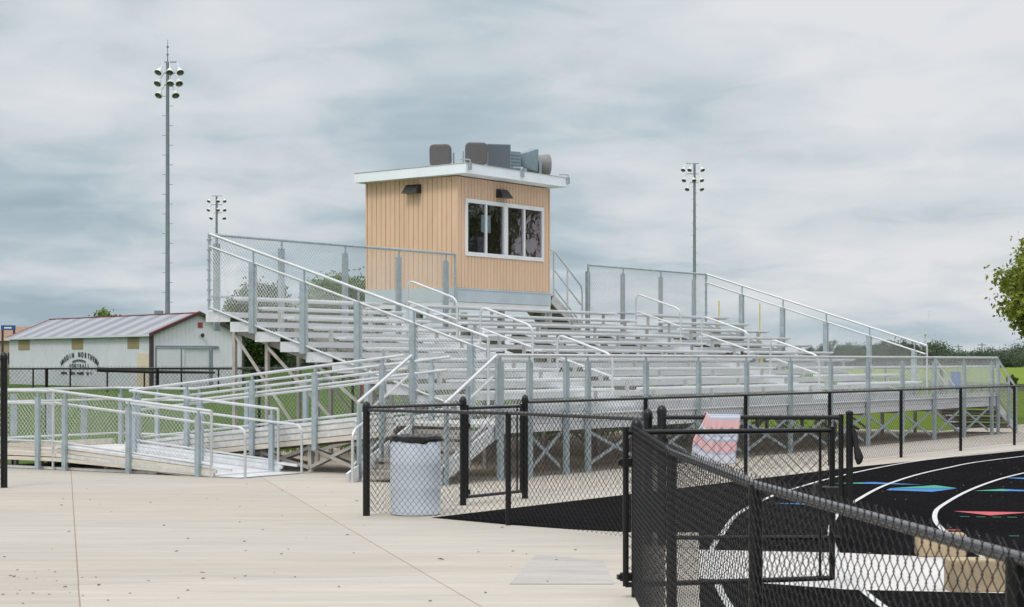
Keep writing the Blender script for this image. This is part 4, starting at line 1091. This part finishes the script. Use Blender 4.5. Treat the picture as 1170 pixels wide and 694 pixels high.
# lettering
def glyph_mesh(mb, ch, size, Mx):
    cu = bpy.data.curves.new('tmp', 'FONT'); cu.body = ch; cu.size = size; cu.align_x = 'CENTER'; cu.extrude = .01; cu.offset = size*.022
    ob = bpy.data.objects.new('tmp', cu); col.objects.link(ob)
    dg = bpy.context.evaluated_depsgraph_get(); me = bpy.data.meshes.new_from_object(ob.evaluated_get(dg))
    mb.add([v.co for v in me.vertices], [tuple(p.vertices) for p in me.polygons], Mx)
    bpy.data.objects.remove(ob); bpy.data.curves.remove(cu); bpy.data.meshes.remove(me)
# plane basis on the long wall: text right = -y (towards the near corner), up = z, normal = -x
def wallM(yc, zc, rot=0, sx=1.0):
    base = Matrix(((0,0,-1,-.04),(-1,0,0,yc),(0,1,0,zc),(0,0,0,1)))
    return base @ Matrix.Rotation(rot,4,'Z') @ Matrix.Diagonal((sx,1,1,1))
yc = long_pt(90.5); half = abs(long_pt(69)-long_pt(112))/2
mb = MB(); word = 'HARDIN NORTHERN'; RX, RY = half*1.0, .92
for i, ch in enumerate(word):
    if ch == ' ': continue
    g = R(158 - 136*i/(len(word)-1))
    x = RX*math.cos(g); z = 1.12 + RY*math.sin(g)
    rot = math.atan2(-RY*.62*math.cos(g)*-1, RX*math.sin(g)*1.0)
    rot = -math.atan2(RY*math.cos(g), RX*math.sin(g))*.8
    mb = MB(); glyph_mesh(mb, ch, .52, wallM(yc-x, z, rot, .95)); mb.build('letter', M['letter'], SH)
for i, ch in enumerate('FOOTBALL'):
    mb = MB(); glyph_mesh(mb, ch, .36, wallM(yc-(-1.6+3.2*i/7), 1.30, 0, 1.25)); mb.build('letter', M['letter'], SH)
mb = MB()
for i in range(14):
    g = -1.05+2.1*i/13
    mb.box(-.05,-.04,yc-g*1.05-.05,yc-g*1.05+.09,1.82-.10*g*g,1.88-.10*g*g)
    mb.box(-.05,-.04,yc-g*1.05-.03,yc-g*1.05+.03,1.70-.12*g*g,1.82-.10*g*g)
mb.build('football_laces', M['letter'], SH)
mb = MB(); rnd = random.Random(3); x = -half*.98
while x < half*.72:
    wd = rnd.uniform(.10,.2)
    mb = MB()
    if rnd.random() < .82: mb.box(-.05,-.04,yc-x-wd,yc-x,0.78+rnd.uniform(0,.05),1.02-rnd.uniform(0,.05))
    if mb.v: mb.build('letter', M['letter'], SH)
    x += wd+rnd.uniform(.05,.10)

# ------------------------------------------------------------------ stadium lights
def light_pole(name, label, px_, Z, ytop, arms, rb, rt, antenna=0, yaw=0):
    base = Vector(((px_-585)/F*Z, Z, 0)); H_ = CAMZ + (412.9-ytop)*Z/F
    o = empty(name, base, label, 'light pole', 'sports field light poles')
    mb = MB(); mb.tube([(0,0,0),(0,0,H_*.5),(0,0,H_)], rb, 10, r2=rt); p = mb.build('pole', M['pole'], o, True)
    n = int((H_-5)/.75)
    st = MB()
    for k in range(n):
        z = 4+k*.75; s_ = 1 if k % 2 else -1
        st.box(min(0,s_*.42), max(0,s_*.42), -.02,.02, z, z+.035)
    st.build('climbing_peg', M['pole'], o)
    if antenna:
        mb = MB(); mb.tube([(0,0,H_),(0,0,H_+antenna)], .05, 6, r2=.015)
        for k in range(2): mb.lathe([(.09,H_+.5+k*.6),(.09,H_+.62+k*.6)], 6)
        mb.build('antenna', M['pole'], o)
    for (z, xs) in arms:
        zz = H_-z
        mb = MB(); mb.tube([(min(min(xs),0),0,zz),(max(max(xs),0),0,zz)], .05, 6); a = mb.build('crossarm', M['pole'], o)
        for x in xs:
            lean = (.35 if x > .2 else -.35 if x < -.2 else .1); s_ = 1
            tip = Vector((x+lean*.9, -.45, zz-.75))
            h_ = MB(); d = Vector((lean*.9,-.7,-.9)).normalized()
            Mx = Matrix.Translation(tip) @ (-d).to_track_quat('Z','Y').to_matrix().to_4x4()
            h_.tube([(x,0,zz),tip+(-d)*.1], .045, 6)
            h_.lathe([(.09,.26),(.15,.17),(.22,.0),(.29,-.20),(.30,-.22),(.27,-.22)], 12, Mx, cap=False)
            h_.lathe([(.02,.28),(.09,.26)], 12, Mx, cap=False)
            f_ = h_.build('floodlight', M['flood'], o, True)
            m2 = MB(); m2.lathe([(.27,-.215),(.19,-.05),(.08,.08),(.005,.10)], 12, Mx, cap=False); m2.build('reflector', M['flood_in'], f_, True)
    return o
light_pole('stadium_light_pole', 'tall grey stadium light pole with antenna rising behind the shed', 191.5, 145, 71, ((.0,(-.25,.15,.70)),(.85,(-.3,.2,.62)),(1.75,(-.22,.35))), .20, .12, 1.7)
light_pole('stadium_light_pole', 'distant stadium light pole above the upper left corner of the stand', 247.5, 290, 224, ((.0,(-.75,.2,.95)),(1.35,(-.8,.2,.95)),(2.6,(-.4,.9))), .26, .16)
light_pole('stadium_light_pole', 'distant stadium light pole rising behind the right half of the stand', 793.5, 237, 187, ((.0,(-1.1,-.3,.6)),(1.3,(-1.0,-.2,.5)),(2.4,(-.6,.5))), .24, .15)
o = empty('transformer_cabinet', (-26.95,144.6,0), 'grey cabinet on a post at the foot of the tall light pole behind the shed', 'cabinet')
mb = MB(); mb.box(-.3,.3,-.2,.2,4.2,5.6); mb.build('cabinet', M['pole'], o); mb = MB(); mb.tube([(0,0,0),(0,0,4.2)], .12, 8); mb.build('post', M['pole'], o)

# ------------------------------------------------------------------ goal post (crossbar along u)
g0 = Vector(((821.5-585)/F*148, 148, 0)); g1 = g0 + Vector((SN, CS, 0))*7.1
o = empty('goal_post', (g0+g1)/2, 'yellow football goal post seen beyond the right end of the stand', 'goal post')
c_ = (g0+g1)/2; a, b2 = g0-c_, g1-c_
mb = MB(); mb.tube([a+Vector((0,0,3.05)), a+Vector((0,0,6.45))], .055, 8); mb.build('upright', M['yellow'], o, True)
mb = MB(); mb.tube([b2+Vector((0,0,3.05)), b2+Vector((0,0,6.45))], .055, 8); mb.build('upright', M['yellow'], o, True)
mb = MB(); mb.tube([a+Vector((0,0,3.05)), b2+Vector((0,0,3.05))], .085, 8); mb.build('crossbar', M['yellow'], o, True)
mb = MB(); mb.tube(fillet([(1.6,-1.0,0),(1.6,-1.0,3.0),(0,0,3.0)], 1.0, 8), .11, 8); mb.build('gooseneck', M['yellow'], o, True)

# ------------------------------------------------------------------ trees
def make_tree(name, label, base, height, rad, z0, leafm, nclump=60, nleaf=40, leaf=.3, seed=1, group='trees', squash=1.0, clump_r=None, trunk_r=.2, droop=0, keep=None):
    rnd = random.Random(seed)
    o = empty(name, base, label, 'tree', group)
    cz = (height+z0)/2; rzv = (height-z0)/2
    t = MB()
    t.tube([(0,0,-.1),(rad*.03,rad*.02,z0*.6),(-.02*rad,.03*rad,z0+rzv*.5),(0,0,height*.8)], trunk_r, 8, r2=trunk_r*.25)
    for k in range(9):
        a = k*2.4+rnd.random(); zz = z0*.75+rnd.random()*rzv*.9; rr_ = rad*rnd.uniform(.55,.9)
        t.tube([(0,0,zz),(math.cos(a)*rr_*.45,math.sin(a)*rr_*.45,zz+rzv*.28),(math.cos(a)*rr_,math.sin(a)*rr_,zz+rzv*rnd.uniform(.2,.6))], trunk_r*.45, 6, r2=trunk_r*.08)
    t.build('trunk', M['bark'], o, True)
    vs = []; fs = []
    cr_ = clump_r or rad*.3
    done = 0
    while done < nclump:
        d = Vector((rnd.gauss(0,1),rnd.gauss(0,1),rnd.gauss(0,1))).normalized()
        rr_ = rnd.uniform(.35,1.0)**.5*rnd.uniform(.8,1.08)
        c_ = Vector((d.x*rad*rr_*squash, d.y*rad*rr_*squash, cz+d.z*rzv*rr_))
        if d.z < -.2: c_ = Vector((c_.x*.86,c_.y*.86,c_.z))
        if keep and not keep(c_): 
            done += .2; continue
        done += 1
        s_ = cr_*rnd.uniform(.55,1.15)
        for q in range(nleaf):
            p = c_ + Vector((rnd.gauss(0,.5),rnd.gauss(0,.5),rnd.gauss(0,.42)-droop*rnd.random()))*s_
            l = leaf*rnd.uniform(.6,1.25)
            ax = Vector((rnd.gauss(0,1),rnd.gauss(0,1),rnd.gauss(0,.7)-droop)).normalized(); bx = ax.cross(Vector((rnd.gauss(0,1),rnd.gauss(0,1),rnd.gauss(0,1)))).normalized()
            i = len(vs)
            vs += [p-ax*l*.5, p+bx*l*.28-ax*l*.05, p+ax*l*.55, p-bx*l*.28-ax*l*.05]; fs.append((i,i+1,i+2,i+3))
    MB().add(vs, fs).build('crown', leafm, o)
    return o
GT = 'trees behind the stand and along the horizon'
def at0(px_, Z): return ((px_-585)/F*Z, Z, 0)
make_tree('tree', 'dark green tree behind the left end of the stand beside the shed', at0(297,172), CAMZ+87*172/F, 3.1, .6, M['leaf_dark'], 420, 110, .36, 11, GT)
make_tree('tree', 'broad green tree behind the stand left of the press box', at0(392,165), CAMZ+95*165/F, 3.7, 1.2, M['leaf_mid'], 420, 110, .36, 12, GT)
make_tree('tree', 'small tree top showing above the middle of the shed roof', at0(121,190), CAMZ+60*190/F, 2.0, 3.0, M['leaf_mid'], 40, 40, .4, 13, GT)
make_tree('tree', 'near leafy tree with hanging sprays entering at the right edge', (16.6,55,0), 5.75, 2.45, 1.6, M['leaf_near'], 520, 64, .17, 21, GT, clump_r=.46, trunk_r=.17, droop=.35)
for k, (x, y, h_, r_, lab) in enumerate(((44,57,13.5,4.2,'tall shade tree beyond the right edge, nearest the fence line'),(53,66,12,4.6,'broad shade tree beyond the right edge, behind the tallest one'),(60,60,14,5,'large shade tree beyond the right edge, farthest out'))):
    make_tree('shade_tree', lab, (x,y,0), h_, r_, 2.0, M['leaf_dark'], 55, 60, .5, 90+k, GT, trunk_r=.3)
rnd = random.Random(5)
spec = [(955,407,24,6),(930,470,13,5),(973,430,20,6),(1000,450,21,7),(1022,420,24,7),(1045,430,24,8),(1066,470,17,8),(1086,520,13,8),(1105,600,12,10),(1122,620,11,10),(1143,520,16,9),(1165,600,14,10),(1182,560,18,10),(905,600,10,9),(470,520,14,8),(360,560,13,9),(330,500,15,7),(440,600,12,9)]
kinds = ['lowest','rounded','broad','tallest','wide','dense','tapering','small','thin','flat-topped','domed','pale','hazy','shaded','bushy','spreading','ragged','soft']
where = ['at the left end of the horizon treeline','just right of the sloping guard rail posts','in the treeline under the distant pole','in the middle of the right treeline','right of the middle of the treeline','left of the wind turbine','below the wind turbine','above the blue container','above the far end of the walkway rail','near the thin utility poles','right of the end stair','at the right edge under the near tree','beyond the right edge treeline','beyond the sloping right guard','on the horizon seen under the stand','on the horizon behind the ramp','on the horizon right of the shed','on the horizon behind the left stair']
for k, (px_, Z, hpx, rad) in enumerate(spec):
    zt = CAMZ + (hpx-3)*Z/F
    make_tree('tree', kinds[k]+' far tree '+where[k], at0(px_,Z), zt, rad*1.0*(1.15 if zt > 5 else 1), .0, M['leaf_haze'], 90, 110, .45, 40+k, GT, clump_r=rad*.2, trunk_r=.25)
# hazy distant tree belt (reads as one mass)
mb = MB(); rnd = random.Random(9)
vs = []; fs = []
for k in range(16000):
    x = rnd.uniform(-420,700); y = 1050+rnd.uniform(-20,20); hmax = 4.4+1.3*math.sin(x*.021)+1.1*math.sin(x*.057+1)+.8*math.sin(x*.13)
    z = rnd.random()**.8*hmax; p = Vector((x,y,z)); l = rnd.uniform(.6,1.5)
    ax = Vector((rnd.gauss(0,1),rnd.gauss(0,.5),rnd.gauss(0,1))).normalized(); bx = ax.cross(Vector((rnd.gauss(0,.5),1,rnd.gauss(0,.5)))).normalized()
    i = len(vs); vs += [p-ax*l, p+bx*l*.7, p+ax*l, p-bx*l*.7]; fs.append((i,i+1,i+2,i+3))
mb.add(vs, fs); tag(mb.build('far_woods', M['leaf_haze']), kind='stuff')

# ------------------------------------------------------------------ small far things
o = empty('wind_turbine', at0(1057,2600), 'faint white wind turbine on the horizon above the right treeline', 'wind turbine')
hub = CAMZ + 31*2600/F
wt = mat('pale_turbine', (.62,.66,.69), .6)
mb = MB(); mb.tube([(0,0,0),(0,0,hub)], 1.6, 8, r2=.9); mb.build('tower', wt, o, True)
mb = MB(); mb.box(-1.4,1.4,-4,3,hub-1.2,hub+1.6); mb.build('nacelle', wt, o)
for g in (193, -48, 80):
    d = Vector((math.cos(R(g)),0,math.sin(R(g)))); mb = MB(); mb.beam(Vector((0,-4,hub)), Vector((0,-4,hub))+d*32, .35, 1.7, up=(0,1,0)); mb.build('blade', wt, o)
up_ = mat('weathered_pole', (.20,.20,.19), .9)
pole0 = None
for k, (px_, yt, lab) in enumerate(((971,390,'behind the sloping guard'),(1095,394,'left of the pair of poles'),(1122,392,'tallest, right of the blue container'),(1134,397,'shortest, beside the walkway end'),(1163,393,'under the near tree'))):
    Z = 700; H_ = CAMZ + (412.9-yt)*Z/F
    o = empty('utility_pole', at0(px_,Z), 'thin utility pole on the horizon, '+lab, 'utility pole', 'utility poles on the horizon')
    mb = MB(); mb.tube([(0,0,0),(0,0,H_)], .28, 6, r2=.2); mb.build('pole', up_, o)
    mb = MB(); mb.box(-1.5,1.5,-.1,.1,H_-.9,H_-.6); mb.build('crossarm', up_, o)
# blue container, dark shrub, backstop posts
o = empty('blue_container', at0(1092,112), 'blue plastic storage container on the grass beyond the walkway', 'container')
mb = MB(); mb.bbox(-.24,.24,-.3,.3,.08,1.05,.04); mb.build('body', M['blue_box'], o); mb = MB(); mb.bbox(-.26,.26,-.32,.32,1.055,1.15,.04); mb.build('lid', M['blue_box'], o)
make_tree('shrub', 'dark round shrub beside the far lane right of the end stair', at0(1156,118), .85, .36, .05, M['leaf_dark'], 40, 40, .12, 70, GT, trunk_r=.05)
o = empty('netting_fence', at0(1103,95), 'grey netting fence across the far grass beyond the walkway end', 'fence')
dk = mat('dark_green_post', (.05,.06,.045), .7)
for k, x in enumerate((-2.8,0,2.6)):
    mb = MB(); mb.tube([(x-1.2,0,0),(x-1.2,0,1.72)], .05 if k != 1 else .09, 8); mb.build('post', dk, o)
chain(MB(), (-4.0,0,.5),(1.4,0,.5), 1.0, .07, .004).build('mesh_panel', M['pole'], o)
# far left: sign and building
o = empty('scoreboard_sign', at0(9.5,165), 'blue sign board on dark posts at the far left behind the shed', 'sign')
mb = MB(); mb.box(-.62,.62,-.06,.06,CAMZ+35.5*165/F,CAMZ+41*165/F); mb.build('board', M['sign_blue'], o)
mb = MB(); mb.box(-.35,.30,-.075,-.062,CAMZ+37.3*165/F,CAMZ+39*165/F); mb.build('lettering_block', M['white_trim'], o)
for x in (-.5,.5):
    mb = MB(); mb.tube([(x,0,0),(x,0,CAMZ+35.5*165/F)], .1, 8); mb.build('post', M['shed_trim'], o)
o = empty('brick_house', at0(14,230), 'low tan house with rust coloured roof at the far left behind the shed', 'house')
mb = MB(); mb.box(-4.5,4.0,0,6,0,4.2); mb.build('wall', M['brick_tan'], o)
mb = MB(); mb.add([(-5,-.4,4.2),(4.6,-.4,4.2),(4.6,6.4,4.2),(-5,6.4,4.2),(-1.5,3,6.0),(3.6,3,6.0)], [(0,1,5,4),(1,2,5),(2,3,4,5),(3,0,4),(3,2,1,0)]); mb.build('roof', M['brick_roof'], o)
for x in (-3,0,2.5):
    mb = MB(); mb.box(x-.5,x+.5,-.05,-.005,1.4,2.8); mb.build('window', M['fixture'], o)
# red equipment on the field behind the ramp
o = empty('tackling_sled', at0(428,86), 'red padded training sled on the grass seen behind the ramp', 'training sled')
red = mat('red_vinyl', (.45,.05,.05), .5)
for x in (-.35,.35):
    mb = MB(); mb.loft([[(x+.22*math.cos(a)*s_, .18*math.sin(a)*s_, z) for a in [2*math.pi*k/10 for k in range(10)]] for z, s_ in ((.25,.8),(.35,1),(.95,1),(1.05,.8))]); mb.build('pad', red, o, True)
mb = MB(); mb.beam((-.7,.2,.06),(.7,.2,.06),.1,.1); mb.beam((-.35,.2,.1),(-.35,.2,.9),.06,.06); mb.beam((.35,.2,.1),(.35,.2,.9),.06,.06); mb.build('sled_frame', M['fixture'], o)

# ------------------------------------------------------------------ litter, weeds
vs = []; fs = []; rnd = random.Random(17)
for k in range(180):
    if k < 75: x, y = rnd.gauss(-4.0,.7), rnd.gauss(14.6,.9)
    else: x, y = rnd.uniform(-7,.6), rnd.uniform(13,27)
    a = rnd.random()*6.28; l = rnd.uniform(.008,.026)*(1.8 if rnd.random() < .1 else 1)
    d = Vector((math.cos(a),math.sin(a),0))*l; e_ = Vector((-d.y,d.x,0))*.45; p = Vector((x,y,.007)); i = len(vs)
    vs += [p-d, p+e_+Vector((0,0,l*.35)), p+d+Vector((0,0,l*.15)), p-e_]; fs.append((i,i+1,i+2,i+3))
tag(MB().add(vs,fs).build('leaf_litter', mat('dry_leaf', (.11,.08,.045), .9, 0, .4)), kind='stuff')
vs = []; fs = []
for k in range(900):
    y = rnd.uniform(13.5,40); x = rnd.uniform(1.6+max(0,(y-20))*.45, 4+y*.26)
    if y > 21 and x < 1.6+(y-24.8)*.62: continue
    a = rnd.random()*6.28; l = rnd.uniform(.003,.011)
    d = Vector((math.cos(a),math.sin(a),0))*l; e_ = Vector((-d.y,d.x,0))*.6; p = Vector((x,y,.0175)); i = len(vs)
    vs += [p-d, p+e_+Vector((0,0,l*.5)), p+d, p-e_]; fs.append((i,i+1,i+2,i+3))
tag(MB().add(vs,fs).build('track_grit', mat('pale_grit', (.30,.29,.27), .9, 0, .4)), kind='stuff')
vs = []; fs = []
spots = [(wp(rnd.uniform(1,18), rnd.uniform(6.8,8.8)), 14) for _ in range(70)] + [(wp(u, rnd.uniform(8.2,9)), 12) for u in np.linspace(-1,19,60)]
for (p, n) in spots:
    for q in range(n):
        a = rnd.random()*6.28; h_ = rnd.uniform(.08,.32)*(.3 if n == 5 else 1); b_ = p+Vector((rnd.gauss(0,.1),rnd.gauss(0,.1),.008))
        d = Vector((math.cos(a),math.sin(a),0)); e_ = Vector((-d.y,d.x,0))*.008; i = len(vs)
        vs += [b_-e_, b_+e_, b_+d*h_*.3+e_+Vector((0,0,h_*.7)), b_+d*h_*.6+Vector((0,0,h_))]; fs.append((i,i+1,i+2,i+3))
tag(MB().add(vs,fs).build('weeds', leaf_mat('weed_blades', (.05,.10,.01), (.14,.24,.03), .4, 2)), kind='stuff')
